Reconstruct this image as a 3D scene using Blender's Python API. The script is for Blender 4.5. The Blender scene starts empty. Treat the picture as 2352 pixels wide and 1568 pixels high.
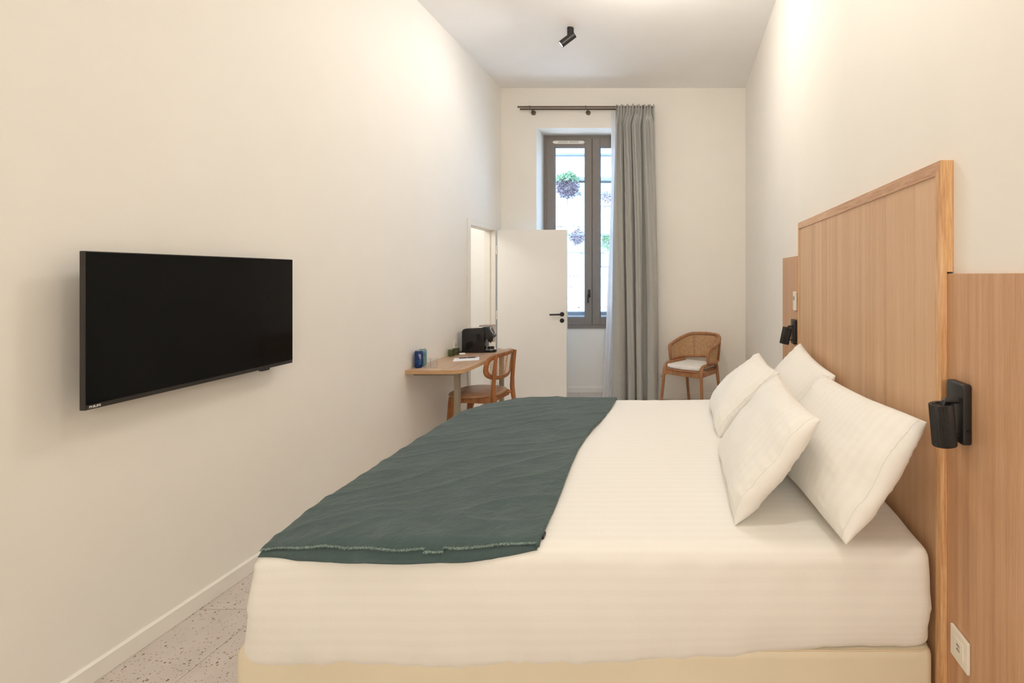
import bpy, bmesh, math, random
from mathutils import Vector, Matrix, noise
R = math.radians
PI = math.pi
random.seed(7)
SC = bpy.context.scene
COL = SC.collection

# ------------------------------------------------------------------ camera
cam_d = bpy.data.cameras.new('camera')
cam = bpy.data.objects.new('camera', cam_d)
COL.objects.link(cam)
cam.location = (0, 0, 1.52)
cam.rotation_euler = (R(90), 0, 0)
cam_d.sensor_width = 36
cam_d.lens = 1150 / 2352 * 36
cam_d.shift_x = -386 / 2352
cam_d.shift_y = -152 / 2352
cam_d.clip_start = 0.05
SC.camera = cam

# ------------------------------------------------------------------ world, lights, exposure
w = bpy.data.worlds.new('sky'); SC.world = w
w.use_nodes = True
bg = w.node_tree.nodes['Background']
bg.inputs[0].default_value = (0.44, 0.69, 1.0, 1)
bg.inputs[1].default_value = 6.2
SC.view_settings.view_transform = 'Standard'
SC.view_settings.look = 'None'
SC.view_settings.exposure = 0.05
SC.view_settings.gamma = 1
SC.view_settings.use_curve_mapping = False
SC.cycles.max_bounces = 12
SC.cycles.diffuse_bounces = 8
SC.cycles.transmission_bounces = 8
SC.cycles.transparent_max_bounces = 12
SC.cycles.sample_clamp_indirect = 6

WARM = (1.0, 0.925, 0.82)
def point(name, loc, e, c, size):
    d = bpy.data.lights.new(name, 'POINT'); d.energy = e; d.color = c; d.shadow_soft_size = size
    o = bpy.data.objects.new(name, d); COL.objects.link(o); o.location = loc
    return o
def spot(name, loc, target, e, c, size, angle, blend):
    d = bpy.data.lights.new(name, 'SPOT'); d.energy = e; d.color = c; d.shadow_soft_size = size
    d.spot_size = R(angle); d.spot_blend = blend
    o = bpy.data.objects.new(name, d); COL.objects.link(o); o.location = loc
    o.rotation_euler = (Vector(target) - Vector(loc)).to_track_quat('-Z', 'Y').to_euler()
    return o
spot('unseen_room_light', (0.25, 1.15, 3.55), (0.1, 2.1, 0.7), 46, WARM, 0.03, 140, 1.0)
point('unseen_room_light', (0.2, -1.3, 2.0), 60, WARM, 0.25)  # fill added behind the camera, no fixture; brightens bed side and ceiling
point('unseen_room_light', (-0.30, 3.4, 3.46), 42, WARM, 0.15)  # unseen lamp without fixture, added to brighten the far end of the room
spot('spotlight_light', (-1.115, 4.63, 3.60), (-2.2, 4.35, 2.85), 25, (1.0, 0.98, 0.98), 0.03, 130, 1.0)
sd = bpy.data.lights.new('sun', 'SUN'); sd.energy = 16; sd.color = (1.0, 0.97, 0.93); sd.angle = R(0.6)
sun = bpy.data.objects.new('sun', sd); COL.objects.link(sun); sun.location = (-4, 4, 9)
sun.rotation_euler = Vector((0.45, 0.22, -1.0)).to_track_quat('-Z', 'Y').to_euler()
point('bathroom_light', (-3.1, 5.3, 2.45), 21, (1.0, 0.96, 0.90), 0.15)

# ------------------------------------------------------------------ materials
def new_mat(name):
    m = bpy.data.materials.new(name); m.use_nodes = True
    nt = m.node_tree
    return m, nt, nt.nodes['Principled BSDF']
def lk(nt, a, b): nt.links.new(a, b)
def coords(nt, scale=(1, 1, 1), kind='Object', rot=(0, 0, 0)):
    t = nt.nodes.new('ShaderNodeTexCoord'); mp = nt.nodes.new('ShaderNodeMapping')
    mp.inputs['Scale'].default_value = scale; mp.inputs['Rotation'].default_value = rot
    if kind == 'World':
        g = nt.nodes.new('ShaderNodeNewGeometry'); lk(nt, g.outputs['Position'], mp.inputs[0])
    else:
        lk(nt, t.outputs[kind], mp.inputs[0])
    return mp.outputs[0]
def noise_n(nt, vec, scale, detail=3, rough=0.5, dist=0.0):
    n = nt.nodes.new('ShaderNodeTexNoise'); lk(nt, vec, n.inputs['Vector'])
    n.inputs['Scale'].default_value = scale; n.inputs['Detail'].default_value = detail
    n.inputs['Roughness'].default_value = rough; n.inputs['Distortion'].default_value = dist
    return n.outputs['Fac']
def ramp(nt, fac, stops):
    r = nt.nodes.new('ShaderNodeValToRGB'); lk(nt, fac, r.inputs[0])
    el = r.color_ramp.elements
    while len(el) < len(stops): el.new(0.5)
    for e, (p, c) in zip(el, stops):
        e.position = p; e.color = (*c, 1) if len(c) == 3 else c
    return r.outputs[0]
def bump(nt, b, h, strength=0.2, dist=0.01, normal=None):
    n = nt.nodes.new('ShaderNodeBump'); lk(nt, h, n.inputs['Height'])
    n.inputs['Strength'].default_value = strength; n.inputs['Distance'].default_value = dist
    if normal is not None: lk(nt, normal, n.inputs['Normal'])
    lk(nt, n.outputs[0], b.inputs['Normal'])
    return n.outputs[0]
def mixc(nt, fac, a, b, mode='MIX'):
    m = nt.nodes.new('ShaderNodeMix'); m.data_type = 'RGBA'; m.blend_type = mode
    if isinstance(fac, float): m.inputs[0].default_value = fac
    else: lk(nt, fac, m.inputs[0])
    for v, s in ((a, m.inputs[6]), (b, m.inputs[7])):
        if isinstance(v, tuple): s.default_value = (*v, 1)
        else: lk(nt, v, s)
    return m.outputs[2]
def math_n(nt, op, a, b=0.0):
    m = nt.nodes.new('ShaderNodeMath'); m.operation = op
    for v, s in ((a, m.inputs[0]), (b, m.inputs[1])):
        if isinstance(v, (int, float)): s.default_value = v
        else: lk(nt, v, s)
    return m.outputs[0]

def plain(name, col, rough=0.5, metal=0.0, var=0.04, nscale=12, bstr=0.0, coat=0.0, spec=0.5):
    m, nt, b = new_mat(name)
    v = coords(nt)
    n = noise_n(nt, v, nscale, 3)
    lo = tuple(c * (1 - var) for c in col); hi = tuple(min(1, c * (1 + var)) for c in col)
    lk(nt, ramp(nt, n, [(0.3, lo), (0.7, hi)]), b.inputs['Base Color'])
    b.inputs['Roughness'].default_value = rough; b.inputs['Metallic'].default_value = metal
    b.inputs['Coat Weight'].default_value = coat; b.inputs['Specular IOR Level'].default_value = spec
    if bstr: bump(nt, b, noise_n(nt, v, nscale * 8, 4), bstr, 0.002)
    return m
def wood(name, c_dark, c_mid, c_light, stretch, fine=1.0, rough=0.45, figure=0.0, kind='Object'):
    """stretch: per-axis frequency; small along the grain"""
    m, nt, b = new_mat(name)
    v = coords(nt, stretch, kind)
    f1 = noise_n(nt, v, 1.0, 2, 0.5, figure)
    v2 = coords(nt, tuple(s * 6.0 * fine for s in stretch), kind)
    f2 = noise_n(nt, v2, 1.0, 4, 0.7, figure * 0.4)
    mix = math_n(nt, 'ADD', math_n(nt, 'MULTIPLY', f1, 0.45), math_n(nt, 'MULTIPLY', f2, 0.55))
    c = ramp(nt, mix, [(0.34, c_dark), (0.5, c_mid), (0.66, c_light)])
    lk(nt, c, b.inputs['Base Color'])
    b.inputs['Roughness'].default_value = rough
    b.inputs['Specular IOR Level'].default_value = 0.35
    bump(nt, b, f2, 0.12, 0.002)
    return m

M = {}
M['wall'] = plain('wall_paint', (0.83, 0.805, 0.755), 0.6, var=0.012, nscale=3, bstr=0.04)
M['ceiling'] = plain('ceiling_paint', (0.88, 0.87, 0.86), 0.7, var=0.01, nscale=3)
M['trim'] = plain('trim_paint', (0.81, 0.785, 0.735), 0.4, var=0.01)
M['door'] = plain('door_paint', (0.83, 0.82, 0.80), 0.42, var=0.01, nscale=4)
M['black'] = plain('matt_black', (0.016, 0.015, 0.015), 0.42, var=0.1)
M['black_gloss'] = plain('gloss_black', (0.010, 0.010, 0.011), 0.12, var=0.05)
M['screen'] = plain('tv_screen', (0.006, 0.006, 0.006), 0.10, var=0.02, spec=0.10)
M['tv_bezel'] = plain('tv_bezel', (0.035, 0.031, 0.028), 0.38, var=0.08, metal=0.3)
M['silver'] = plain('silver_print', (0.62, 0.60, 0.58), 0.4, var=0.03)
M['chrome'] = plain('chrome', (0.75, 0.76, 0.78), 0.15, metal=1.0, var=0.02)
M['win_frame'] = plain('window_frame_taupe', (0.225, 0.195, 0.175), 0.45, var=0.04, spec=0.4)
M['joint'] = plain('dark_joint', (0.03, 0.028, 0.026), 0.7)
M['white_plastic'] = plain('white_plastic', (0.82, 0.78, 0.70), 0.4, var=0.01)
M['grey_plastic'] = plain('grey_plastic', (0.25, 0.24, 0.23), 0.4)
M['rod'] = plain('bronze_rod', (0.135, 0.100, 0.072), 0.4, metal=0.4, var=0.06)
M['desk_metal'] = plain('taupe_metal', (0.27, 0.225, 0.165), 0.45, var=0.04)
M['paper'] = plain('white_paper', (0.85, 0.85, 0.88), 0.7, var=0.01)
M['pen'] = plain('pen_purple', (0.03, 0.018, 0.06), 0.3)
M['shade'] = plain('lampshade_greige', (0.56, 0.49, 0.45), 0.85, var=0.04, nscale=60, bstr=0.2)
M['leather'] = plain('beige_leatherette', (0.73, 0.665, 0.515), 0.5, var=0.02, nscale=6, bstr=0.05)
M['piping'] = plain('beige_piping', (0.70, 0.60, 0.43), 0.5, var=0.02)
M['cushion'] = plain('seat_pad_white', (0.78, 0.77, 0.76), 0.85, var=0.02, bstr=0.1)
M['can_metal'] = plain('can_aluminium', (0.70, 0.72, 0.74), 0.3, metal=0.9)
M['leaf_green'] = plain('leaf_green', (0.14, 0.30, 0.15), 0.6, var=0.4, nscale=8)
M['leaf_dry'] = plain('leaf_dry', (0.10, 0.075, 0.11), 0.7, var=0.4, nscale=8)
M['ext_wall'] = plain('outside_render', (0.80, 0.81, 0.82), 0.8, var=0.03, nscale=4)
M['ext_ledge'] = plain('outside_ledge', (0.20, 0.23, 0.26), 0.8, var=0.08)
M['ext_rail'] = plain('outside_parapet', (0.20, 0.22, 0.24), 0.6, var=0.05)
M['grout'] = plain('grout', (0.33, 0.29, 0.26), 0.9, var=0.06)

# veneers, grain runs vertically
M['oak'] = wood('oak_veneer', (0.47, 0.285, 0.155), (0.61, 0.395, 0.235), (0.69, 0.475, 0.30), (26, 26, 0.35), 4.2)
M['oak_low'] = wood('oak_veneer_side', (0.42, 0.23, 0.12), (0.55, 0.325, 0.185), (0.65, 0.415, 0.255), (30, 30, 0.35), 4.2)
M['oak_trim'] = wood('oak_solid_vertical', (0.44, 0.22, 0.095), (0.65, 0.385, 0.19), (0.79, 0.54, 0.31), (30, 30, 1.6), 1.2, figure=0.8)
M['oak_trim_h'] = wood('oak_solid_horizontal', (0.40, 0.22, 0.12), (0.56, 0.34, 0.20), (0.68, 0.46, 0.30), (30, 1.6, 30), 1.2, figure=0.9)
M['desk_top'] = wood('desk_laminate', (0.35, 0.22, 0.14), (0.50, 0.345, 0.235), (0.60, 0.44, 0.32), (20, 1.2, 20), 1.6, rough=0.38, figure=0.3)
M['desk_edge'] = wood('desk_edge_band', (0.42, 0.25, 0.12), (0.54, 0.34, 0.18), (0.60, 0.40, 0.23), (3, 3, 60), 1.5, rough=0.45)
M['teak'] = wood('teak_brown', (0.20, 0.075, 0.026), (0.34, 0.135, 0.050), (0.44, 0.195, 0.080), (26, 26, 3), 1.0, rough=0.4)
M['teak_seat'] = wood('teak_seat', (0.24, 0.115, 0.055), (0.36, 0.19, 0.10), (0.46, 0.27, 0.16), (26, 3, 26), 1.0, rough=0.33)
M['teak_arm'] = wood('teak_light', (0.24, 0.105, 0.045), (0.37, 0.175, 0.082), (0.46, 0.235, 0.12), (26, 26, 4), 1.0, rough=0.42)
M['cane'] = plain('rattan_cane', (0.58, 0.36, 0.19), 0.55, var=0.18, nscale=40)

def cloth_white(name, s1, s2):
    m, nt, b = new_mat(name)
    g = nt.nodes.new('ShaderNodeTexCoord'); sx = nt.nodes.new('ShaderNodeSeparateXYZ')
    uvn = nt.nodes.new('ShaderNodeUVMap'); uvn.uv_map = 'cloth'
    lk(nt, uvn.outputs[0], sx.inputs[0])
    s = sx.outputs['Y']
    wv = math_n(nt, 'SINE', math_n(nt, 'MULTIPLY', s, 2 * PI / 0.037))
    st = math_n(nt, 'GREATER_THAN', wv, 0.0)
    lk(nt, ramp(nt, st, [(0.0, (0.805, 0.795, 0.762)), (1.0, (0.820, 0.811, 0.779))]), b.inputs['Base Color'])
    lk(nt, math_n(nt, 'ADD', 0.55, math_n(nt, 'MULTIPLY', st, 0.12)), b.inputs['Roughness'])
    b.inputs['Sheen Weight'].default_value = 0.15
    b.inputs['Specular IOR Level'].default_value = 0.3
    v = coords(nt, (6, 8, 6)); n1 = noise_n(nt, v, 1.0, 3, 0.5, 0.9)
    b1 = bump(nt, b, n1, s1, 0.012)
    v2 = coords(nt, (15, 17, 13)); n2 = noise_n(nt, v2, 1.0, 3, 0.55, 1.3)
    bump(nt, b, n2, s2, 0.006, b1)
    return m
M['sateen'] = cloth_white('white_sateen_stripe', 0.22, 0.14)
M['pillowcase'] = cloth_white('pillow_sateen_stripe', 0.10, 0.10)
def cloth_runner():
    m, nt, b = new_mat('green_washed_linen')
    v = coords(nt, (7, 7, 7)); n1 = noise_n(nt, v, 1.0, 5, 0.6, 0.6)
    v2 = coords(nt, (260, 500, 260)); n2 = noise_n(nt, v2, 1.0, 2)
    c = ramp(nt, n1, [(0.3, (0.050, 0.081, 0.083)), (0.55, (0.062, 0.096, 0.098)), (0.75, (0.080, 0.118, 0.119))])
    c2 = mixc(nt, math_n(nt, 'MULTIPLY', n2, 0.45), c, (0.094, 0.133, 0.134))
    lk(nt, c2, b.inputs['Base Color'])
    b.inputs['Roughness'].default_value = 0.9
    b.inputs['Sheen Weight'].default_value = 0.12
    b.inputs['Specular IOR Level'].default_value = 0.15
    def rid(vec, p, dist):
        n = noise_n(nt, vec, 1.0, 3, 0.55, dist)
        a = math_n(nt, 'ABSOLUTE', math_n(nt, 'SUBTRACT', n, 0.5))
        return math_n(nt, 'POWER', math_n(nt, 'SUBTRACT', 1.0, math_n(nt, 'MINIMUM', math_n(nt, 'MULTIPLY', a, 6.0), 1.0)), p)
    h1 = rid(coords(nt, (8, 10, 7), rot=(0, 0, R(24))), 2.0, 0.8)
    h2 = rid(coords(nt, (19, 24, 16), rot=(0, 0, R(-35))), 1.6, 1.0)
    h3 = noise_n(nt, coords(nt, (11, 16, 11), rot=(0, 0, R(50))), 1.0, 5, 0.65, 1.0)
    hh = math_n(nt, 'ADD', math_n(nt, 'ADD', math_n(nt, 'MULTIPLY', h1, 0.55), math_n(nt, 'MULTIPLY', h2, 0.35)), math_n(nt, 'MULTIPLY', h3, 1.3))
    b1 = bump(nt, b, hh, 0.42, 0.007)
    bump(nt, b, n2, 0.25, 0.0012, b1)
    return m
M['linen'] = cloth_runner()
M['fray'] = plain('frayed_threads', (0.30, 0.40, 0.37), 0.9, var=0.1)
def cloth_curtain():
    m, nt, b = new_mat('curtain_fabric')
    v = coords(nt, (220, 220, 160)); n = noise_n(nt, v, 1.0, 2)
    lk(nt, ramp(nt, n, [(0.3, (0.335, 0.335, 0.322)), (0.7, (0.43, 0.43, 0.412))]), b.inputs['Base Color'])
    b.inputs['Roughness'].default_value = 0.75; b.inputs['Sheen Weight'].default_value = 0.2
    bump(nt, b, n, 0.15, 0.001)
    return m
M['curtain'] = cloth_curtain()
def sheer_mat():
    m, nt, b = new_mat('sheer_voile')
    b.inputs['Base Color'].default_value = (0.86, 0.86, 0.87, 1); b.inputs['Roughness'].default_value = 0.8
    tl = nt.nodes.new('ShaderNodeBsdfTranslucent'); tl.inputs[0].default_value = (0.85, 0.86, 0.88, 1)
    tr = nt.nodes.new('ShaderNodeBsdfTransparent')
    m1 = nt.nodes.new('ShaderNodeMixShader'); m1.inputs[0].default_value = 0.35
    m2 = nt.nodes.new('ShaderNodeMixShader'); m2.inputs[0].default_value = 0.05
    out = nt.nodes['Material Output']
    lk(nt, b.outputs[0], m1.inputs[1]); lk(nt, tl.outputs[0], m1.inputs[2])
    lk(nt, m1.outputs[0], m2.inputs[1]); lk(nt, tr.outputs[0], m2.inputs[2]); lk(nt, m2.outputs[0], out.inputs[0])
    return m
M['sheer'] = sheer_mat()
def thin_glass(name, tint, ior=1.5, gloss=0.0, rough=0.0):
    m, nt, b = new_mat(name); nt.nodes.remove(b)
    tr = nt.nodes.new('ShaderNodeBsdfTransparent'); tr.inputs[0].default_value = (*tint, 1)
    gl = nt.nodes.new('ShaderNodeBsdfGlossy'); gl.inputs['Roughness'].default_value = rough
    fr = nt.nodes.new('ShaderNodeLayerWeight'); fr.inputs[0].default_value = 0.5
    mx = nt.nodes.new('ShaderNodeMixShader')
    lk(nt, math_n(nt, 'MINIMUM', math_n(nt, 'ADD', math_n(nt, 'MULTIPLY', math_n(nt, 'POWER', fr.outputs['Facing'], 4.0), 0.55), gloss), 1.0), mx.inputs[0])
    lk(nt, tr.outputs[0], mx.inputs[1]); lk(nt, gl.outputs[0], mx.inputs[2])
    lk(nt, mx.outputs[0], nt.nodes['Material Output'].inputs[0])
    return m
M['glass'] = thin_glass('window_glass', (0.97, 0.985, 1.0), 1.5, 0.05)
M['tumbler'] = thin_glass('tumbler_glass', (0.975, 0.985, 0.99), 1.5, 0.02, 0.02)
M['green_glass'] = thin_glass('green_glass', (0.68, 0.71, 0.61), 1.5, 0.03, 0.05)
M['tank'] = thin_glass('clear_tank_plastic', (0.90, 0.91, 0.93), 1.5, 0.04, 0.05)
def emis(name, c, s):
    m, nt, b = new_mat(name); b.inputs['Emission Color'].default_value = (*c, 1); b.inputs['Emission Strength'].default_value = s
    return m
M['lens'] = emis('lamp_lens_lit', (1.0, 0.96, 0.92), 12)
def terrazzo():
    m, nt, b = new_mat('terrazzo')
    v = coords(nt, (1, 1, 1), 'World')
    base = ramp(nt, noise_n(nt, v, 9, 3), [(0.3, (0.54, 0.485, 0.445)), (0.7, (0.60, 0.54, 0.50))])
    c = base
    for sc, th, dark in ((92, 0.24, 0.80), (150, 0.20, 0.72)):
        vo = nt.nodes.new('ShaderNodeTexVoronoi'); lk(nt, v, vo.inputs['Vector']); vo.inputs['Scale'].default_value = sc
        sp = nt.nodes.new('ShaderNodeSeparateColor'); lk(nt, vo.outputs['Color'], sp.inputs[0])
        sel = math_n(nt, 'GREATER_THAN', sp.outputs[0], dark)
        size = math_n(nt, 'MULTIPLY', sp.outputs[1], th + 0.25)
        chip = math_n(nt, 'MULTIPLY', math_n(nt, 'LESS_THAN', vo.outputs['Distance'], size), sel)
        col = ramp(nt, sp.outputs[2], [(0.0, (0.12, 0.085, 0.06)), (0.45, (0.24, 0.15, 0.09)), (0.7, (0.42, 0.24, 0.14)), (1.0, (0.22, 0.17, 0.12))])
        c = mixc(nt, chip, c, col)
    lk(nt, c, b.inputs['Base Color']); b.inputs['Roughness'].default_value = 0.42
    return m
M['terrazzo'] = terrazzo()
def stone_mat():
    m, nt, b = new_mat('outside_stone')
    v = coords(nt, (3, 3, 3), 'World'); n = noise_n(nt, v, 1, 6, 0.7, 0.5)
    lk(nt, ramp(nt, n, [(0.25, (0.46, 0.47, 0.48)), (0.42, (0.66, 0.65, 0.63)), (0.75, (0.75, 0.74, 0.72))]), b.inputs['Base Color'])
    b.inputs['Roughness'].default_value = 0.9
    return m
M['stone'] = stone_mat()
def can_mat(name, base, dark, mark):
    m, nt, b = new_mat(name)
    v = coords(nt, (60, 60, 30)); n = noise_n(nt, v, 1, 2)
    lk(nt, ramp(nt, n, [(0.35, dark), (0.6, base)]), b.inputs['Base Color'])
    b.inputs['Roughness'].default_value = 0.3; b.inputs['Metallic'].default_value = 0.3
    return m
M['can_blue'] = can_mat('can_blue', (0.010, 0.045, 0.20), (0.005, 0.02, 0.11), 0)
M['can_teal'] = can_mat('can_teal', (0.16, 0.34, 0.38), (0.13, 0.28, 0.33), 0)
M['can_cyan'] = plain('can_cyan_print', (0.03, 0.18, 0.35), 0.4)
M['can_print'] = plain('can_white_print', (0.65, 0.65, 0.68), 0.4)

# ------------------------------------------------------------------ mesh helpers
def nb(): return bmesh.new()
def box(bm, x0, x1, y0, y1, z0, z1, bev=0.0, seg=2):
    t = bmesh.new()
    bmesh.ops.create_cube(t, size=1)
    for v in t.verts:
        v.co = Vector((x0 + (v.co.x + .5) * (x1 - x0), y0 + (v.co.y + .5) * (y1 - y0), z0 + (v.co.z + .5) * (z1 - z0)))
    if bev: bmesh.ops.bevel(t, geom=t.edges[:], offset=bev, segments=seg, affect='EDGES', profile=0.5)
    merge(bm, t)
def merge(bm, t, mat=None):
    if mat is not None: bmesh.ops.transform(t, matrix=mat, verts=t.verts[:])
    me = bpy.data.meshes.new('tmp'); t.to_mesh(me); t.free(); bm.from_mesh(me); bpy.data.meshes.remove(me)
def prism(bm, pts, axis, a0, a1, bev=0.0, seg=2):
    """extrude a closed 2D outline along axis. x: pts=(y,z); y: pts=(x,z); z: pts=(x,y)"""
    t = bmesh.new()
    def co(p, a):
        return {'x': (a, p[0], p[1]), 'y': (p[0], a, p[1]), 'z': (p[0], p[1], a)}[axis]
    f0 = [t.verts.new(co(p, a0)) for p in pts]; f1 = [t.verts.new(co(p, a1)) for p in pts]
    t.faces.new(f0); t.faces.new(f1[::-1])
    n = len(pts)
    for i in range(n): t.faces.new((f0[i], f1[i], f1[(i + 1) % n], f0[(i + 1) % n]))
    bmesh.ops.recalc_face_normals(t, faces=t.faces[:])
    if bev:
        caps = [f for f in t.faces if len(f.verts) == n and n > 4] or t.faces[:2]
        es = set(e for f in caps for e in f.edges)
        bmesh.ops.bevel(t, geom=list(es), offset=bev, segments=seg, affect='EDGES', profile=0.5)
    merge(bm, t)
def rrect(x0, x1, y0, y1, r, n=6):
    if not isinstance(r, (list, tuple)): r = [r] * 4
    out = []
    for (cx, cy, a, rr) in ((x1 - r[0], y1 - r[0], 0, r[0]), (x0 + r[1], y1 - r[1], 90, r[1]), (x0 + r[2], y0 + r[2], 180, r[2]), (x1 - r[3], y0 + r[3], 270, r[3])):
        if rr < 1e-5: out.append((cx, cy)); continue
        for i in range(n + 1):
            t = R(a + 90 * i / n); out.append((cx + rr * math.cos(t), cy + rr * math.sin(t)))
    return out
def tube(bm, pts, r, seg=10, closed=False, flat=1.0, up=None, caps=True):
    pts = [Vector(p) for p in pts]; n = len(pts)
    rs = r if isinstance(r, (list, tuple)) else [r] * n
    rings = []; prev = None
    for i, p in enumerate(pts):
        if closed: t = pts[(i + 1) % n] - pts[i - 1]
        else: t = pts[min(i + 1, n - 1)] - pts[max(i - 1, 0)]
        t.normalize()
        if up is not None: a = Vector(up) - t * t.dot(Vector(up))
        elif prev is None:
            a = Vector((0, 0, 1)) if abs(t.z) < 0.9 else Vector((1, 0, 0)); a = a - t * a.dot(t)
        else: a = prev - t * prev.dot(t)
        a.normalize(); prev = a; b = t.cross(a)
        rings.append([bm.verts.new(p + a * math.cos(2 * PI * k / seg) * rs[i] + b * math.sin(2 * PI * k / seg) * rs[i] * flat) for k in range(seg)])
    m = n if closed else n - 1
    for i in range(m):
        A, B = rings[i], rings[(i + 1) % n]
        for k in range(seg): bm.faces.new((A[k], A[(k + 1) % seg], B[(k + 1) % seg], B[k]))
    if not closed and caps:
        bm.faces.new(rings[0][::-1]); bm.faces.new(rings[-1])
def lathe(bm, prof, c=(0, 0, 0), seg=32, cap=True, mat=None, ribs=0.0):
    t = bmesh.new(); rings = []
    for (r, z) in prof:
        rings.append([t.verts.new((( r + (ribs if (k % 2) and r > 0.02 else 0)) * math.cos(2 * PI * k / seg), (r + (ribs if (k % 2) and r > 0.02 else 0)) * math.sin(2 * PI * k / seg), z)) for k in range(seg)])
    for A, B in zip(rings, rings[1:]):
        for k in range(seg): t.faces.new((A[k], A[(k + 1) % seg], B[(k + 1) % seg], B[k]))
    if cap: t.faces.new(rings[0][::-1]); t.faces.new(rings[-1])
    bmesh.ops.recalc_face_normals(t, faces=t.faces[:])
    if mat is not None: bmesh.ops.transform(t, matrix=mat, verts=t.verts[:])
    bmesh.ops.translate(t, vec=c, verts=t.verts[:])
    merge(bm, t)
def arc(cx, cy, r, a0, a1, n=6):
    return [(cx + r * math.cos(R(a0 + (a1 - a0) * i / n)), cy + r * math.sin(R(a0 + (a1 - a0) * i / n))) for i in range(n + 1)]
ROOTLOC = {}
def obj(name, bm, mat, parent=None, smooth=None, local=False, label=None, recalc=True):
    if recalc: bmesh.ops.recalc_face_normals(bm, faces=bm.faces[:])
    if parent is not None and not local:
        bmesh.ops.translate(bm, vec=-ROOTLOC.get(parent.name, Vector()), verts=bm.verts[:])
    me = bpy.data.meshes.new(name); bm.to_mesh(me); bm.free()
    me.materials.append(mat)
    if smooth is not None:
        for p in me.polygons: p.use_smooth = True
        if smooth < 180:
            me.set_sharp_from_angle(angle=R(smooth))
    o = bpy.data.objects.new(name, me); COL.objects.link(o)
    if parent is not None:
        o.parent = parent; ROOTLOC[o.name] = ROOTLOC.get(parent.name, Vector())
    if label: o['label'] = label
    return o
def tag(o, label=None, cat=None, group=None, kind=None):
    if label: o['label'] = label
    if cat: o['category'] = cat
    if group: o['group'] = group
    if kind: o['kind'] = kind
    return o
def empty(name, loc, label=None, cat=None, group=None, kind=None, rz=0):
    o = bpy.data.objects.new(name, None); COL.objects.link(o)
    o.location = loc; o.rotation_euler = (0, 0, rz); o.empty_display_size = 0.1
    ROOTLOC[o.name] = Vector(loc)
    return tag(o, label, cat, group, kind)
def struct(name, bm, mat, label=None, smooth=None):
    return tag(obj(name, bm, mat, None, smooth), label, kind='structure')

# ------------------------------------------------------------------ room shell
XL, XR, YB, YF, ZC = -2.2, 0.803, 6.155, -2.2, 3.82
YO = 6.62            # outer face of the window wall
WX0, WX1, WZ1 = -1.766, -0.510, 3.33
DY0, DY1, DZ = 5.225, 5.945, 2.06

b = nb(); box(b, XL - 0.12, XR + 0.3, YF - 0.2, YO, -0.25, -0.012)
floor = struct('floor', b, M['grout'], 'pale terrazzo tiled floor')
tile_mesh = {}
def tile(x0, x1, y0, y1, parent, z0=-0.0118, z1=0.0):
    key = (round(x1 - x0, 3), round(y1 - y0, 3))
    if key not in tile_mesh:
        t = nb(); hx, hy = (x1 - x0) / 2 - 0.0013, (y1 - y0) / 2 - 0.0013
        box(t, -hx, hx, -hy, hy, z0, z1, 0.001, 1)
        bmesh.ops.recalc_face_normals(t, faces=t.faces[:])
        me = bpy.data.meshes.new('tile'); t.to_mesh(me); t.free(); me.materials.append(M['terrazzo']); tile_mesh[key] = me
    o = bpy.data.objects.new('tile', tile_mesh[key]); COL.objects.link(o); o.parent = parent
    o.location = ((x0 + x1) / 2, (y0 + y1) / 2, 0)
xs = [XL, -1.885, -1.285, -0.685, -0.085, 0.515, XR]
ys = [YF] + [2.28 + 0.6 * k for k in range(-7, 7)] + [YB]
ys = [y for y in ys if YF <= y <= YB]
for xa, xb in zip(xs, xs[1:]):
    for ya, yb in zip(ys, ys[1:]):
        if yb - ya > 0.02: tile(xa, xb, ya, yb, floor)
for xa, xb in ((WX0, -1.285), (-1.285, -0.685), (-0.685, WX1)):
    tile(xa, xb, YB, 6.50, floor)

b = nb(); box(b, XL - 0.12, XR + 0.3, YF - 0.2, YO, ZC, ZC + 0.25)
struct('ceiling', b, M['ceiling'], 'high plain white ceiling')
b = nb()
box(b, XL - 0.12, XL, YF - 0.2, DY0, -0.012, ZC)
box(b, XL - 0.12, XL, DY0, DY1, DZ, ZC)
box(b, XL - 0.12, XL, DY1, YO, -0.012, ZC)
struct('wall_left', b, M['wall'], 'smooth warm white wall behind the television and desk')
b = nb(); box(b, XR, XR + 0.3, YF - 0.2, YO, -0.012, ZC)
struct('wall_right', b, M['wall'], 'smooth cream wall behind the headboard')
b = nb()
box(b, XL, WX0, YB, YO, -0.012, ZC); box(b, WX1, XR, YB, YO, -0.012, ZC)
box(b, WX0, WX1, YB, YO, WZ1, ZC); box(b, WX0, WX1, 6.50, YO, -0.012, 0.834)
struct('wall_back', b, M['wall'], 'cream end wall with deep full-height window recess')
b = nb(); box(b, XL, XR, YF - 0.2, YF, -0.012, ZC)
struct('wall_front', b, M['wall'], 'plain wall behind the viewer')

def baseboard(name, pts2, along, a0, a1, label):
    bb = nb(); prism(bb, pts2, along, a0, a1); struct(name, bb, M['trim'], label)
prof = lambda s, x: [(x, 0.001), (x + s * 0.013, 0.001), (x + s * 0.013, 0.068), (x + s * 0.006, 0.075), (x, 0.075)]
baseboard('baseboard_left', prof(1, XL), 'y', YF, DY0 - 0.052, 'white skirting board along the television wall')
b = nb(); pr = [(YB, 0.001), (YB - 0.013, 0.001), (YB - 0.013, 0.068), (YB - 0.006, 0.075), (YB, 0.075)]
prism(b, pr, 'x', XL + 0.013, WX0); prism(b, pr, 'x', WX1, XR - 0.02)
pr2 = [(6.5, 0.001), (6.487, 0.001), (6.487, 0.066), (6.494, 0.073), (6.5, 0.073)]
prism(b, pr2, 'x', WX0, WX1)
struct('baseboard_back', b, M['trim'], 'white skirting board along the window wall and its recess')
b = nb(); prism(b, prof(-1, XR), 'y', 3.84, YB - 0.013)
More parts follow.
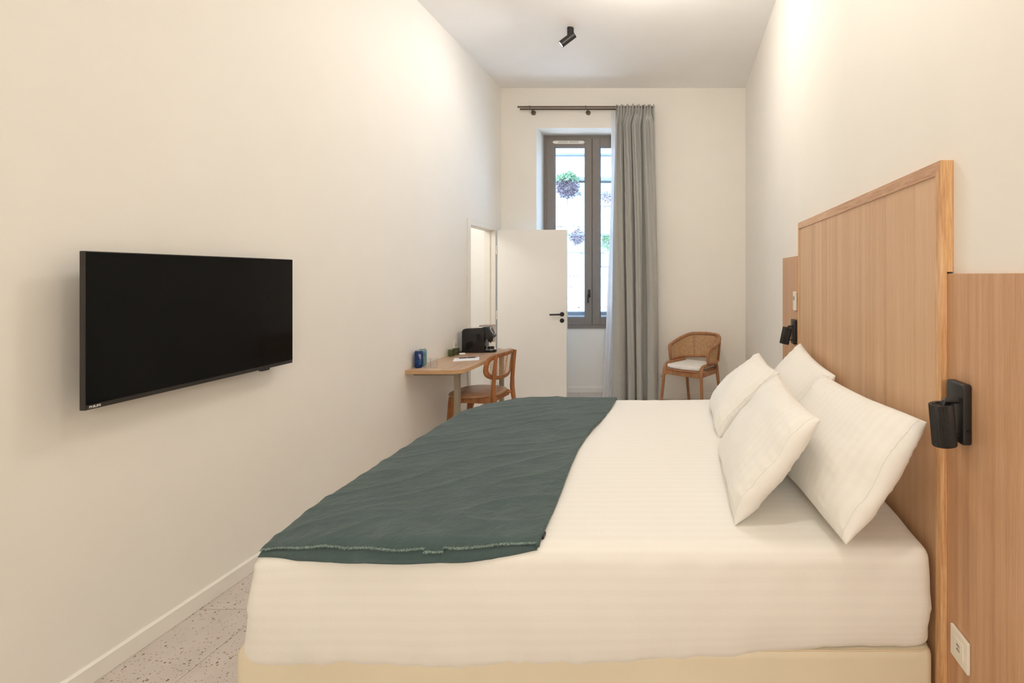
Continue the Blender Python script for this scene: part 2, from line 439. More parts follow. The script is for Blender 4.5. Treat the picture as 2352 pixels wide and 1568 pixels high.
struct('baseboard_right', b, M['trim'], 'white skirting board beyond the headboard')

# bathroom seen through the open door
b = nb()
box(b, -4.1, XL - 0.12, 6.42, YO, -0.012, 2.62); box(b, -4.1, XL - 0.12, 4.4, 4.6, -0.012, 2.62)
box(b, -4.3, -4.1, 4.4, YO, -0.012, 2.62); box(b, -4.3, XL - 0.12, 4.4, YO, 2.6, 2.8)
struct('wall_bathroom', b, M['door'], 'bright white walls of the small room behind the door')
b = nb(); box(b, -4.1, XL - 0.12, 4.6, 6.42, -0.25, 0.0)
struct('floor_bathroom', b, M['terrazzo'], 'terrazzo floor of the small room behind the door')

# ------------------------------------------------------------------ door
door = empty('door_1', (XL, DY1, 0), 'white door standing open against the end wall beside the desk', kind='structure')
b = nb()
Ti = 0.012
for (ya, yb) in ((DY0 - 0.05, DY0 + Ti), (DY1 - Ti, DY1 + 0.05)):
    box(b, XL + 0.0005, XL + 0.012, ya, yb, 0, DZ + 0.05, 0.0015, 1)
box(b, XL + 0.0005, XL + 0.012, DY0 + Ti, DY1 - Ti, DZ - Ti, DZ + 0.05, 0.0015, 1)
for (ya, yb) in ((DY0 + 0.0005, DY0 + Ti), (DY1 - Ti, DY1 - 0.0005)):
    box(b, XL - 0.125, XL + 0.0005, ya, yb, 0, DZ - 0.0005)
box(b, XL - 0.125, XL + 0.0005, DY0 + Ti, DY1 - Ti, DZ - Ti, DZ - 0.0005)
for (ya, yb) in ((DY0 + Ti, DY0 + 0.024), (DY1 - 0.024, DY1 - Ti)):
    box(b, XL - 0.10, XL - 0.05, ya, yb, 0, DZ - Ti)
obj('door_frame', b, M['trim'], door)
# leaf, opened about 93 degrees
Mleaf = Matrix.Translation((XL + 0.035, DY1 - 0.015, 0)) @ Matrix.Rotation(R(-4.0), 4, 'Z')
def leafpart(name, bm, mat, parent, **k):
    bmesh.ops.transform(bm, matrix=Mleaf, verts=bm.verts[:])
    return obj(name, bm, mat, parent, **k)
LW = 0.835
b = nb(); box(b, 0.0, LW, 0.0, 0.04, 0.012, 2.055, 0.0015, 1)
leaf = leafpart('door_leaf', b, M['door'], door)
b = nb(); lathe(b, [(0.026, 0), (0.026, 0.008), (0.024, 0.010), (0.010, 0.010), (0.010, 0.045)], seg=28, mat=Matrix.Rotation(R(90), 4, 'X'))
bmesh.ops.translate(b, vec=(LW - 0.052, 0, 1.063), verts=b.verts[:])
tube(b, [(LW - 0.052, -0.045, 1.063), (LW - 0.075, -0.050, 1.063), (LW - 0.185, -0.050, 1.060)], 0.0095, 12)
leafpart('lever_handle', b, M['black'], leaf, smooth=40, label='black round lever handle')
b = nb(); lathe(b, [(0.026, 0), (0.026, 0.008), (0.024, 0.010)], seg=28, mat=Matrix.Rotation(R(90), 4, 'X'))
bmesh.ops.translate(b, vec=(LW - 0.052, 0, 0.989), verts=b.verts[:])
leafpart('thumbturn_rosette', b, M['black'], leaf, smooth=40, label='round black rosette under the handle')
b = nb(); lathe(b, [(0.026, 0), (0.026, 0.008), (0.024, 0.010), (0.010, 0.010), (0.010, 0.045)], seg=28, mat=Matrix.Rotation(R(-90), 4, 'X'))
bmesh.ops.translate(b, vec=(LW - 0.052, 0.04, 1.063), verts=b.verts[:])
tube(b, [(LW - 0.052, 0.085, 1.063), (LW - 0.075, 0.09, 1.063), (LW - 0.185, 0.09, 1.060)], 0.0095, 12)
leafpart('lever_handle', b, M['black'], leaf, smooth=40)
b = nb(); lathe(b, [(0.026, 0), (0.026, 0.008), (0.024, 0.010)], seg=28, mat=Matrix.Rotation(R(-90), 4, 'X'))
bmesh.ops.translate(b, vec=(LW - 0.052, 0.04, 0.989), verts=b.verts[:])
leafpart('thumbturn_rosette', b, M['black'], leaf, smooth=40)
b = nb(); box(b, LW - 0.0005, LW + 0.004, 0.008, 0.032, 1.03, 1.10, 0.001, 1); box(b, LW, LW + 0.012, 0.014, 0.026, 1.055, 1.075, 0.002, 1)
leafpart('latch_plate', b, M['silver'], leaf)
for z in (0.25, 1.05, 1.82):
    b = nb(); lathe(b, [(0.007, z - 0.05), (0.007, z + 0.05)], (-0.008, -0.002, 0), 12)
    leafpart('hinge', b, M['trim'], leaf)

# ------------------------------------------------------------------ window
win = empty('window_1', ((WX0 + WX1) / 2, 6.47, 0.834), 'tall taupe double casement window in the recess', kind='structure')
def ring(bm, x0, x1, z0, z1, wl, wr, wb, wt, y0, y1, bev=0.003):
    box(bm, x0, x0 + wl, y0, y1, z0, z1, bev, 1); box(bm, x1 - wr, x1, y0, y1, z0, z1, bev, 1)
    box(bm, x0 + wl, x1 - wr, y0, y1, z0, z0 + wb, bev, 1); box(bm, x0 + wl, x1 - wr, y0, y1, z1 - wt, z1, bev, 1)
b = nb(); ring(b, WX0, WX1, 0.834, WZ1, 0.05, 0.05, 0.05, 0.045, 6.478, 6.56)
obj('window_frame', b, M['win_frame'], win)
xm = -1.137
for side, (x0, x1) in enumerate(((-1.722, xm - 0.0025), (xm + 0.0025, -0.552))):
    b = nb(); ring(b, x0, x1, 0.880, 3.288, 0.10, 0.093, 0.095, 0.112, 6.468, 6.535)
    sash = obj('casement_sash', b, M['win_frame'], win)
    g = nb(); box(g, x0 + 0.09, x1 - 0.085, 6.498, 6.508, 0.965, 3.185)
    obj('glass_pane', g, M['glass'], sash)
    g = nb(); ring(g, x0 + 0.099, x1 - 0.092, 0.974, 3.177, 0.007, 0.007, 0.007, 0.007, 6.490, 6.497, 0)
    obj('glazing_gasket', g, M['joint'], sash)
    if side == 0:
        g = nb(); box(g, -1.190, -1.158, 6.456, 6.469, 1.235, 1.335, 0.004, 2)
        tube(g, [(-1.176, 6.460, 1.285), (-1.176, 6.425, 1.285), (-1.180, 6.418, 1.27), (-1.182, 6.418, 1.165)], [0.008, 0.009, 0.0105, 0.0105], 10)
        obj('window_handle', g, M['black'], sash, smooth=40, label='black window handle')
        g = nb(); prism(g, [(-1.645, 3.233), (-1.62, 3.252), (-1.25, 3.252), (-1.225, 3.233), (-1.25, 3.214), (-1.62, 3.214)], 'y', 6.445, 6.469, 0.002, 1)
        vent = obj('trickle_vent', g, M['white_plastic'], sash, label='white air vent with two slots')
        for xa in (-1.57, -1.43):
            g = nb(); box(g, xa, xa + 0.125, 6.4435, 6.446, 3.238, 3.243); box(g, xa, xa + 0.125, 6.4435, 6.446, 3.224, 3.229)
            obj('vent_slot', g, M['grey_plastic'], win)
b = nb(); box(b, xm - 0.0022, xm + 0.0022, 6.475, 6.50, 0.88, 3.288)
obj('centre_joint', b, M['joint'], win)

# ------------------------------------------------------------------ outside: retaining wall, ledge, upper wall, plants
b = nb(); box(b, -6.5, 2.5, 6.7, 13.0, -0.9, -0.6)
tag(obj('courtyard_ground', b, M['ext_wall'], None), 'pale ground of the courtyard outside the window', kind='structure')
b = nb(); box(b, -6.5, 2.5, 9.15, 9.6, -0.6, 3.22)
rw = tag(obj('retaining_wall', b, M['ext_wall'], None), 'sunlit rough stone retaining wall outside the window', 'wall')
rnd = random.Random(3)
z = 0.2; stones = 0
while z < 3.2:
    h = rnd.uniform(0.16, 0.26)
    if z + h > 3.16: h = 3.2 - z
    x = -3.9 + rnd.uniform(-0.2, 0)
    while x < 0.2:
        wdt = rnd.uniform(0.28, 0.52)
        s = nb(); box(s, x + 0.001, x + wdt - 0.001, 9.06 + rnd.uniform(-0.012, 0.012), 9.16, z + 0.001, z + h - 0.001, 0.012, 1)
        for v in s.verts:
            if v.co.y < 9.13:
                v.co += Vector(noise.noise_vector(v.co * 5)) * 0.022
        obj('stone', s, M['stone'], rw); stones += 1
        x += wdt
    z += h
b = nb(); box(b, -6.5, 2.5, 8.98, 9.75, 3.22, 3.29, 0.01, 1)
tag(obj('wall_coping', b, M['ext_ledge'], None), 'grey coping along the top of the stone wall outside', 'coping')
b = nb(); box(b, -6.5, 2.5, 9.75, 10.0, 3.0, 3.835)
tag(obj('upper_wall', b, M['ext_wall'], None), 'blank white wall set back above the stone wall outside', 'wall')
b = nb(); box(b, -6.5, 2.5, 9.68, 10.1, 3.835, 3.885, 0.01, 1)
tag(obj('wall_cornice', b, M['ext_ledge'], None), 'thin grey cornice on top of the white wall outside', 'cornice')
b = nb(); box(b, -4.5, 0.6, 8.93, 9.04, 2.22, 2.27, 0.008, 1)
tag(obj('wall_ledge', b, M['ext_ledge'], None), 'narrow ledge halfway up the stone wall outside', 'ledge')
pp_ = empty('parapet', (-1.35, 6.92, -0.6), 'low white parapet with grey cap just outside the window', 'parapet')
b = nb(); box(b, -3.2, 0.5, 6.86, 6.98, -0.6, 0.975, 0.004, 1)
obj('parapet_wall', b, M['ext_wall'], pp_)
b = nb(); box(b, -3.2, 0.5, 6.84, 7.0, 0.976, 1.02, 0.004, 1)
obj('cap', b, M['ext_ledge'], pp_)
def shrub(name, c, rad, n, mats, label, seed, upfac=0.3):
    rr = random.Random(seed)
    t = empty(name, c, label, 'plant')
    for mi, m in enumerate(mats):
        g = nb()
        for i in range(int(n * 2.0)):
            d = Vector((rr.gauss(0, 1), rr.gauss(0, 0.5), rr.gauss(0, 1)))
            d = d.normalized() * rad * rr.uniform(0.25, 1) ** 0.7
            if mi == 1: d.z = abs(d.z) * 0.8 + rad * 0.5
            p = Vector(c) + d; p.y = min(p.y, 8.99)
            ln = rr.uniform(0.03, 0.065) * (rad / 0.2); a = Vector((rr.uniform(-1, 1), rr.uniform(-.6, .2), rr.uniform(-.8, 1))).normalized()
            s = a.cross(Vector((rr.uniform(-1, 1), 1, rr.uniform(-1, 1)))).normalized() * ln * 0.2
            vs = [g.verts.new(p), g.verts.new(p + a * ln * .5 + s), g.verts.new(p + a * ln), g.verts.new(p + a * ln * .5 - s)]
            g.faces.new(vs)
        tag(obj('foliage', g, m, t, recalc=False), kind='stuff')
    g = nb()
    for i in range(9):
        e = Vector(c) + Vector((rr.uniform(-1, 1) * rad, -0.03, rr.uniform(-.9, 1) * rad))
        tube(g, [Vector(c) + Vector((0, .09, 0)), Vector(c) + Vector((0, -0.02, rad * .1)), e], 0.004, 5)
    tag(obj('twigs', g, M['leaf_dry'], t), kind='stuff')
shrub('wall_shrub', (-2.02, 8.97, 3.10), 0.20, 360, [M['leaf_dry'], M['leaf_green']], 'largest dry shrub hanging from the top of the stone wall outside', 1)
shrub('wall_shrub', (-1.84, 8.97, 2.20), 0.14, 220, [M['leaf_dry']], 'small dry tuft on the ledge just above the open door', 2)
shrub('wall_shrub', (-1.28, 8.97, 2.08), 0.13, 160, [M['leaf_green'], M['leaf_green']], 'green tuft below the ledge in the right-hand pane', 3)
shrub('wall_shrub', (-1.32, 8.97, 2.90), 0.11, 110, [M['leaf_dry']], 'small dry tuft high in the right-hand pane beside the curtain', 5)
shrub('wall_shrub', (-1.80, 8.97, 2.98), 0.05, 50, [M['leaf_green']], 'tiny bright green sprig right of the largest dry shrub', 4)

# ------------------------------------------------------------------ curtain rods, curtains
rodt = empty('curtain_rod', (-1.13, YB, 3.54), 'bronze double curtain rod above the window', 'curtain rod')
for (x0, x1, y, z) in ((-1.946, -0.305, 6.0, 3.537), (-1.942, -0.33, 6.075, 3.535)):
    b = nb(); lathe(b, [(0.0105, x0), (0.0105, x1)], (0, y, z), 14, mat=Matrix.Rotation(R(90), 4, 'Y'))
    obj('rod', b, M['rod'], rodt, smooth=40)
for x in (-1.80, -1.128, -0.44):
    b = nb(); lathe(b, [(0.030, 0), (0.030, 0.008), (0.026, 0.011)], (x, YB, 3.515), 24, mat=Matrix.Rotation(R(90), 4, 'X'))
    tube(b, [(x, YB - 0.01, 3.515), (x, 6.08, 3.520), (x, 6.0, 3.522), (x, 5.985, 3.530), (x, 5.982, 3.548)], 0.006, 8)
    tube(b, [(x, 6.09, 3.521), (x, 6.092, 3.545)], 0.005, 8)
    obj('bracket', b, M['rod'], rodt, smooth=40)

def build_curtain():
    # cross sections: list of ridges (x start, x end, forward depth), deep valleys between
    bot = [(-0.822, -0.655, 0.070), (-0.628, -0.540, 0.075), (-0.517, -0.445, 0.07), (-0.392, -0.262, 0.075)]
    top = [(-0.765, -0.695, 0.03), (-0.690, -0.600, 0.04), (-0.585, -0.470, 0.04), (-0.455, -0.312, 0.045)]
    NR = 4; per = 60; NZ = 90
    z0, z1 = 0.012, 3.553
    g = nb(); rows = []
    for j in range(NZ + 1):
        v = j / NZ; z = z0 + (z1 - z0) * v
        k = v ** 1.6
        row = []
        heading = max(0.0, min(1.0, (z - 3.32) / 0.14))
        for i in range(NR * per + 1):
            ri = min(i // per, NR - 1); t = (i - ri * per) / per
            a0, a1, d = [p + (q - p) * k for p, q in zip(bot[ri], top[ri])]
            if ri < NR - 1: n0 = bot[ri + 1][0] + (top[ri + 1][0] - bot[ri + 1][0]) * k
            else: n0 = a1
            # ridge over t 0..0.7, valley (or end) 0.7..1
            if t < 0.7:
                u = t / 0.7; s = math.sin(PI * u)
                x = a0 + (a1 - a0) * (u - 0.06 * math.sin(2 * PI * u)); y = 6.005 - d * (s ** 0.45 if s > 0 else 0)
                y += (0.010 + 0.022 * k) * math.sin(u * PI * (2.4 + 2.2 * k) + ri * 2 + z * 0.5) * s
            else:
                u = (t - 0.7) / 0.3; s = math.sin(PI * u)
                x = a1 + (n0 - a1) * u; y = 6.005 + (0.045 if ri < NR - 1 else 0.0) * s
                if ri == NR - 1: y = 6.005 + 0.04 * u
            # pleated heading
            xa = -0.764 + (0.455) * (i / (NR * per)); 
            ya = 5.985 + 0.018 * math.sin(i / (NR * per) * 2 * PI * 13) + 0.006 * math.sin(i * 0.23)
            x = x + (xa - x) * heading; y = y + (ya - y) * heading
            x += 0.004 * math.sin(z * 2.1 + ri * 1.7) * (1 - heading)
            zz = z + (0.010 * math.sin(i / (NR * per) * 2 * PI * 7 + 1) if j == NZ else 0)
            row.append(g.verts.new((x, y, zz)))
        rows.append(row)
    for A, B in zip(rows, rows[1:]):
        for i in range(len(A) - 1): g.faces.new((A[i], A[i + 1], B[i + 1], B[i]))
    o = obj('curtain', g, M['curtain'], None, smooth=180, recalc=False)
    tag(o, 'heavy grey curtain hanging in deep folds at the right of the window', 'curtain')
    md = o.modifiers.new('thickness', 'SOLIDIFY'); md.thickness = 0.0025; md.offset = 0
build_curtain()
g = nb(); rows = []
for j in range(41):
    v = j / 40; z = 0.012 + 3.535 * v; row = []
    xl = -0.945 + (0.105) * min(1, v / 0.75) ** 0.8 ; xr = -0.50
    for i in range(121):
        u = i / 120
        row.append(g.verts.new((xl + (xr - xl) * u, 6.092 + (0.012 + 0.004 * (1 - v)) * math.sin(u * 2 * PI * 11 + v), z)))
    rows.append(row)
for A, B in zip(rows, rows[1:]):
    for i in range(120): g.faces.new((A[i], A[i + 1], B[i + 1], B[i]))
tag(obj('sheer_curtain', g, M['sheer'], None, smooth=180, recalc=False), 'thin white voile curtain peeking out behind the grey curtain', 'curtain')

# ------------------------------------------------------------------ ceiling spotlight
def spotlight(loc, aim, label, real=True):
    t = empty('ceiling_spotlight', loc, label, 'spotlight')
    L = Vector(loc)
    g = nb(); lathe(g, [(0.031, 0), (0.031, -0.088), (0.028, -0.09)], L, 28)
    obj('mount', g, M['black'], t, smooth=40)
    d = (Vector(aim) - (L + Vector((0, 0, -0.08)))).normalized()
    q = d.to_track_quat('Z', 'Y').to_matrix().to_4x4()
    piv = L + Vector((0, 0, -0.085))
    g = nb(); lathe(g, [(0.026, -0.045), (0.031, -0.045), (0.031, 0.115), (0.028, 0.115), (0.027, 0.108)], piv, 28, mat=q)
    head = obj('lamp_head', g, M['black'], t, smooth=40)
    g = nb(); lathe(g, [(0.0268, 0.107), (0.0268, 0.111), (0.001, 0.111)], piv, 28, mat=q)
    obj('lens', g, M['lens'] if real else M['lens'], head, label='glowing lens')
spotlight((-1.02, 4.66, ZC), (-1.55, 4.60, 3.30), 'small black adjustable spotlight on the ceiling')

# ------------------------------------------------------------------ television
tv = empty('television', (XL, 2.24, 1.324), 'large black flat television hung on the left wall', 'television')
TVY0, TVY1, TZ0, TZ1 = 1.757, 2.729, 1.044, 1.606
ang = math.atan2(-0.022, 0.972)
Mtv = Matrix.Translation((-2.089, TVY0, 0)) @ Matrix.Rotation(math.atan(0.022 / 0.972), 4, 'Z')
def tvp(name, bm, mat, parent, **k):
    bmesh.ops.transform(bm, matrix=Mtv, verts=bm.verts[:]); return obj(name, bm, mat, parent, **k)
TW = 0.972
b = nb(); box(b, -0.020, 0.0, 0, TW, TZ0, TZ1, 0.003, 2)
tvp('bezel', b, M['tv_bezel'], tv)
b = nb(); box(b, -0.001, 0.0012, 0.003, TW - 0.003, TZ0 + 0.018, TZ1 - 0.003)
tvp('screen', b, M['screen'], tv, label='glossy black screen')
b = nb(); box(b, -0.060, -0.018, 0.12, TW - 0.12, TZ0 + 0.03, TZ1 - 0.16, 0.012, 2)
tvp('back_housing', b, M['black'], tv)
b = nb(); box(b, -0.092, -0.058, 0.32, TW - 0.32, TZ0 + 0.12, TZ1 - 0.16, 0.002, 1)
tvp('wall_bracket', b, M['black'], tv)
b = nb(); prism(b, [(0.76, TZ0 + 0.001), (0.82, TZ0 + 0.001), (0.815, TZ0 - 0.009), (0.77, TZ0 - 0.009)], 'x', -0.018, -0.002)
tvp('sensor_bump', b, M['black'], tv)
def text_bm(s, size, bold=0.0, ext=0.0003):
    cu = bpy.data.curves.new('txt', 'FONT'); cu.body = s; cu.size = size; cu.extrude = ext; cu.offset = bold; cu.resolution_u = 3
    o = bpy.data.objects.new('txt', cu); COL.objects.link(o)
    dg = bpy.context.evaluated_depsgraph_get(); me = bpy.data.meshes.new_from_object(o.evaluated_get(dg))
    bm = nb(); bm.from_mesh(me); bpy.data.meshes.remove(me); bpy.data.objects.remove(o); bpy.data.curves.remove(cu)
    return bm
b = text_bm('PHILIPS', 0.0115, 0.0004)
bmesh.ops.transform(b, matrix=Matrix(((0, 0, 1, 0.0012), (1, 0, 0, 0.012), (0, 1, 0, TZ0 + 0.0055), (0, 0, 0, 1))), verts=b.verts[:])
tvp('logo', b, M['silver'], tv, label='silver lettering on the lower bezel', recalc=False)

# ------------------------------------------------------------------ headboard
hb = empty('headboard', (0.78, 2.36, 0), 'tall oak headboard panel with solid oak edging behind the bed', 'headboard')
HY0, HY1, HZ = 1.47, 3.25, 1.858
HX = 0.765
b = nb(); box(b, HX + 0.004, 0.784, HY0 + 0.03, HY1 - 0.03, 0.005, HZ - 0.038)
obj('veneer_panel', b, M['oak'], hb)
b = nb(); prism(b, [(HY0, 0.005), (HY0 + 0.032, 0.005), (HY0 + 0.032, HZ - 0.040), (HY0, HZ)], 'x', HX, 0.784)
box(b, 0.784, XR - 0.001, HY0, HY0 + 0.02, 1.53, HZ)
obj('edge_trim', b, M['oak_trim'], hb, label='solid oak near edge')
b = nb(); prism(b, [(HY1 - 0.032, 0.005), (HY1, 0.005), (HY1, HZ), (HY1 - 0.032, HZ - 0.040)], 'x', HX, 0.784)
obj('edge_trim', b, M['oak_trim'], hb)
b = nb(); prism(b, [(HY0, HZ), (HY0 + 0.032, HZ - 0.040), (HY1 - 0.032, HZ - 0.040), (HY1, HZ)], 'x', HX, 0.784)
box(b, 0.784, XR - 0.001, HY0 + 0.02, HY1, 1.66, HZ)
obj('top_trim', b, M['oak_trim_h'], hb, label='solid oak top edge')
lp = nb(); box(lp, 0.785, XR - 0.001, 0.6, HY0 - 0.0, 0.005, 1.525, 0.001, 1); box(lp, 0.7845, XR - 0.001, HY0, HY0 + 0.9, 0.005, 1.52)
tag(obj('side_panel', lp, M['oak_low'], None), 'lower oak wall panel beside the near end of the headboard', 'wall panel')
lp = nb(); box(lp, 0.785, XR - 0.001, HY0 + 0.91, 3.83, 0.005, 1.65, 0.001, 1)
tag(obj('side_panel', lp, M['oak_low'], None), 'narrow oak wall panel at the far end of the headboard', 'wall panel')

# ------------------------------------------------------------------ sconces, socket, thermostat
def sconce(y0, y1, z0, z1, tilt, hc, label):
    t = empty('reading_lamp', (0.785, (y0 + y1) / 2, (z0 + z1) / 2), label, 'wall lamp')
    g = nb(); prism(g, rrect(y0, y1, z0, z1, 0.008), 'x', 0.761, 0.7845, 0.004, 3)
    pl = obj('wall_plate', g, M['black'], t, smooth=35)
    g = nb(); lathe(g, [(0.004, 0), (0.004, 0.003), (0.0025, 0.003)], (0.773, y0 - 0.0005, z0 + 0.04), 12, mat=Matrix.Rotation(R(90), 4, 'X'))
    obj('screw', g, M['black_gloss'], pl)
    mt = Matrix.Rotation(R(tilt), 4, 'Y')
    c = Vector(hc)
    H = 0.0565
    g = nb(); lathe(g, [(0.012, H - 0.004), (0.0205, H - 0.004), (0.0215, H), (0.0300, H), (0.0305, H - 0.002), (0.0305, -H + 0.002), (0.0300, -H), (0.026, -H), (0.025, -H + 0.03), (0.001, -H + 0.032)], c, 96, mat=mt, ribs=0.0013)
    obj('shade', g, M['black'], t, smooth=25, label='ribbed cylindrical shade')
    top = c + mt @ Vector((0, 0, H))
    g = nb(); zt = top.z + 0.004
    xe = top.x + 0.006
    tube(g, [(0.763, c.y, zt + 0.004), (xe + 0.0035, c.y, zt + 0.004), (xe, c.y, zt + 0.001), (xe, c.y, zt - 0.025)], 0.0082, 14)
    obj('arm', g, M['black'], t, smooth=40)
    g = nb(); tube(g, [(0.763, c.y, c.z - 0.03), (0.746, c.y, c.z - 0.03)], 0.006, 10)
    obj('switch_knob', g, M['black'], t, smooth=40)
sconce(1.345, 1.432, 1.061, 1.225, -5.0, (0.720, 1.372, 1.112), 'ribbed black reading lamp on the near panel beside the big pillow')
sconce(3.356, 3.445, 1.055, 1.220, 12.0, (0.716, 3.39, 1.112), 'ribbed black reading lamp at the far end of the headboard')

sk = empty('usb_socket', (0.785, 1.395, 0.483), 'white square charging socket low on the near oak panel', 'socket')
b = nb(); prism(b, rrect(1.352, 1.438, 0.438, 0.524, 0.003), 'x', 0.776, 0.7845, 0.002, 2)
obj('cover_plate', b, M['white_plastic'], sk)
b = nb(); box(b, 0.7745, 0.778, 1.372, 1.418, 0.458, 0.504, 0.001, 1)
ins = obj('insert', b, M['white_plastic'], sk)
for z in (0.473, 0.485):
    b = nb(); box(b, 0.7742, 0.7747, 1.388, 1.402, z, z + 0.0018); box(b, 0.7742, 0.7747, 1.388, 1.402, z + 0.0045, z + 0.006); box(b, 0.7742, 0.7747, 1.4, 1.402, z, z + 0.006)
    obj('usb_port', b, M['joint'], sk)

th = empty('thermostat', (0.785, 3.39, 1.345), 'white thermostat with grey display above the far reading lamp', 'thermostat')
b = nb(); box(b, 0.771, 0.7845, 3.352, 3.424, 1.283, 1.409, 0.003, 2)
obj('casing', b, M['white_plastic'], th)
b = nb(); box(b, 0.7702, 0.7712, 3.375, 3.410, 1.350, 1.378)
obj('display', b, M['grey_plastic'], th)
b = nb()
for z in (1.334, 1.322, 1.312): box(b, 0.7702, 0.7712, 3.388, 3.394, z, z + 0.004)
obj('button', b, M['grey_plastic'], th)

# ------------------------------------------------------------------ bed
BY0, BY1, BX0, BX1 = 1.49, 3.30, -1.30, 0.757
bed = empty('bed', (-0.27, 2.4, 0), 'wide bed with beige upholstered base against the headboard', 'bed')
b = nb(); prism(b, rrect(BX0 - 0.035, BX1, BY0 - 0.004, BY1, [0.03, 0.04, 0.04, 0.03], 8), 'z', 0.10, 0.408, 0.028, 4)
base = obj('base', b, M['leather'], bed, smooth=50)
b = nb()
pts = [(x, y, 0.400) for x, y in rrect(BX0 - 0.022, BX1 - 0.010, BY0 + 0.006, BY1 - 0.010, [0.03, 0.04, 0.04, 0.03], 8)]
tube(b, pts, 0.0035, 6, closed=True)
obj('piping', b, M['piping'], base, smooth=180)
for x in (BX0 + 0.15, BX1 - 0.12):
    for y in (BY0 + 0.14, BY1 - 0.14):
        b = nb(); lathe(b, [(0.022, 0.001), (0.028, 0.1)], (x, y, 0), 16); obj('leg', b, M['black'], bed)
b = nb(); box(b, BX0 + 0.05, BX1 - 0.04, BY0 + 0.05, BY1 - 0.05, 0.414, 0.66, 0.03, 2)
obj('mattress', b, M['cushion'], bed)

CZ0, CZ1 = 0.330, 0.705
def sstep(a, b_, x):
    t = max(0, min(1, (x - a) / (b_ - a))); return t * t * (3 - 2 * t)
def top_z(x, y):
    """height of the made bed's surface"""
    yy = (y - 2.4) / 0.91; xx = (x + 0.27) / 1.03
    corner = 0.018 * (1 - sstep(-1.28, -1.08, x)) * (1 - sstep(1.5, 1.8, y)) + 0.040 * (1 - sstep(-1.3, -0.95, x)) * sstep(2.85, 3.3, y)
    return CZ1 - corner + 0.022 * (1 - min(1, abs(yy)) ** 3) * (1 - 0.5 * abs(xx) ** 4) + 0.006 * noise.noise(Vector((x * 1.7, y * 1.5, 0)))
def cover():
    g = nb(); step = 0.0165
    lo = Vector((BX0, BY0 - 0.005, CZ0)); hi = Vector((BX1, BY1 + 0.005, CZ1))
    n = [max(2, int(round((hi[i] - lo[i]) / step))) for i in range(3)]
    cache = {}
    uvl = g.loops.layers.uv.new('cloth')
    def vert(ix, iy, iz):
        k = (ix, iy, iz)
        if k in cache: return cache[k]
        p = Vector((lo.x + (hi.x - lo.x) * ix / n[0], lo.y + (hi.y - lo.y) * iy / n[1], lo.z + (hi.z - lo.z) * iz / n[2]))
        s_uv = (p.y - lo.y) if iz == n[2] else -(hi.z - p.z)
        rt = 0.045 if iz > n[2] / 2 else 0.055
        core = Vector([max(lo[i] + rt, min(hi[i] - rt, p[i])) for i in range(3)])
        d = p - core
        if d.length > 1e-6: p = core + d.normalized() * rt
        f = (p.z - CZ0) / (CZ1 - CZ0)
        # dome on top
        p.z += (top_z(p.x, p.y) - CZ1) * sstep(0.6, 1.0, f)
        # side bulge
        bul = math.sin(PI * min(1, max(0, f)))
        if p.y < lo.y + 0.1: p.y -= 0.014 * bul * (1 - sstep(lo.y, lo.y + 0.1, p.y))
        if p.x < lo.x + 0.1: p.x -= 0.022 * (1 - f) ** 0.7 * sstep(0, 0.2, f) * (1 - sstep(lo.x, lo.x + 0.1, p.x)) - 0.022 * f * (1 - sstep(lo.x, lo.x + 0.1, p.x))
        if p.x > hi.x - 0.08:
            p.x += 0.010 * noise.noise(Vector((3.1, p.y * 5, p.z * 12))) - 0.004
        # hem: rises toward the head, scalloped
        e = 1 - sstep(0.0, 0.5, f)
        ramp_x = sstep(-0.5, 0.75, p.x) * 0.066
        p.z += e * (ramp_x + 0.013 * noise.noise(Vector((p.x * 3.3, 2.2, 0))) + 0.006 * noise.noise(Vector((p.x * 9, 1.2, 0))))
        # soft wrinkles on the sides
        if f < 0.9:
            wv = noise.noise(Vector((p.x * 7 + p.z * 3, p.y * 7, p.z * 4))) * 0.004 + 0.003 * noise.noise(Vector((p.x * 16, p.y * 16, p.z * 7)))
            tuck = (1 - sstep(0.0, 0.35, f)) * 0.006 * noise.noise(Vector((p.x * 22, p.y * 22, 1)))
            if p.y < lo.y + 0.06: p.y += wv + tuck
            if p.x < lo.x + 0.06: p.x += wv
        p += Vector((0, 0, 0.0012 * noise.noise(p * 14))) if iz == n[2] else Vector()
        vv = g.verts.new(p); cache[k] = vv; cache[vv] = (p.x, s_uv)
        return vv
    def face(a, b_, c, d):
        vs = [vert(*q) for q in (a, b_, c, d)]
        try: f = g.faces.new(vs)
        except ValueError: return
        for l in f.loops: l[uvl].uv = cache[l.vert]
    for ix in range(n[0]):
        for iy in range(n[1]):
            face((ix, iy, n[2]), (ix + 1, iy, n[2]), (ix + 1, iy + 1, n[2]), (ix, iy + 1, n[2]))
        for iz in range(n[2]):
            face((ix, 0, iz), (ix + 1, 0, iz), (ix + 1, 0, iz + 1), (ix, 0, iz + 1))
            face((ix, n[1], iz), (ix, n[1], iz + 1), (ix + 1, n[1], iz + 1), (ix + 1, n[1], iz))
    for iy in range(n[1]):
        for iz in range(n[2]):
            face((0, iy, iz), (0, iy, iz + 1), (0, iy + 1, iz + 1), (0, iy + 1, iz))
            face((n[0], iy, iz), (n[0], iy + 1, iz), (n[0], iy + 1, iz + 1), (n[0], iy, iz + 1))
    o = obj('bed_cover', g, M['sateen'], None, smooth=180)
    tag(o, 'white sateen striped duvet tucked smoothly over the mattress', 'bedding')
cover()

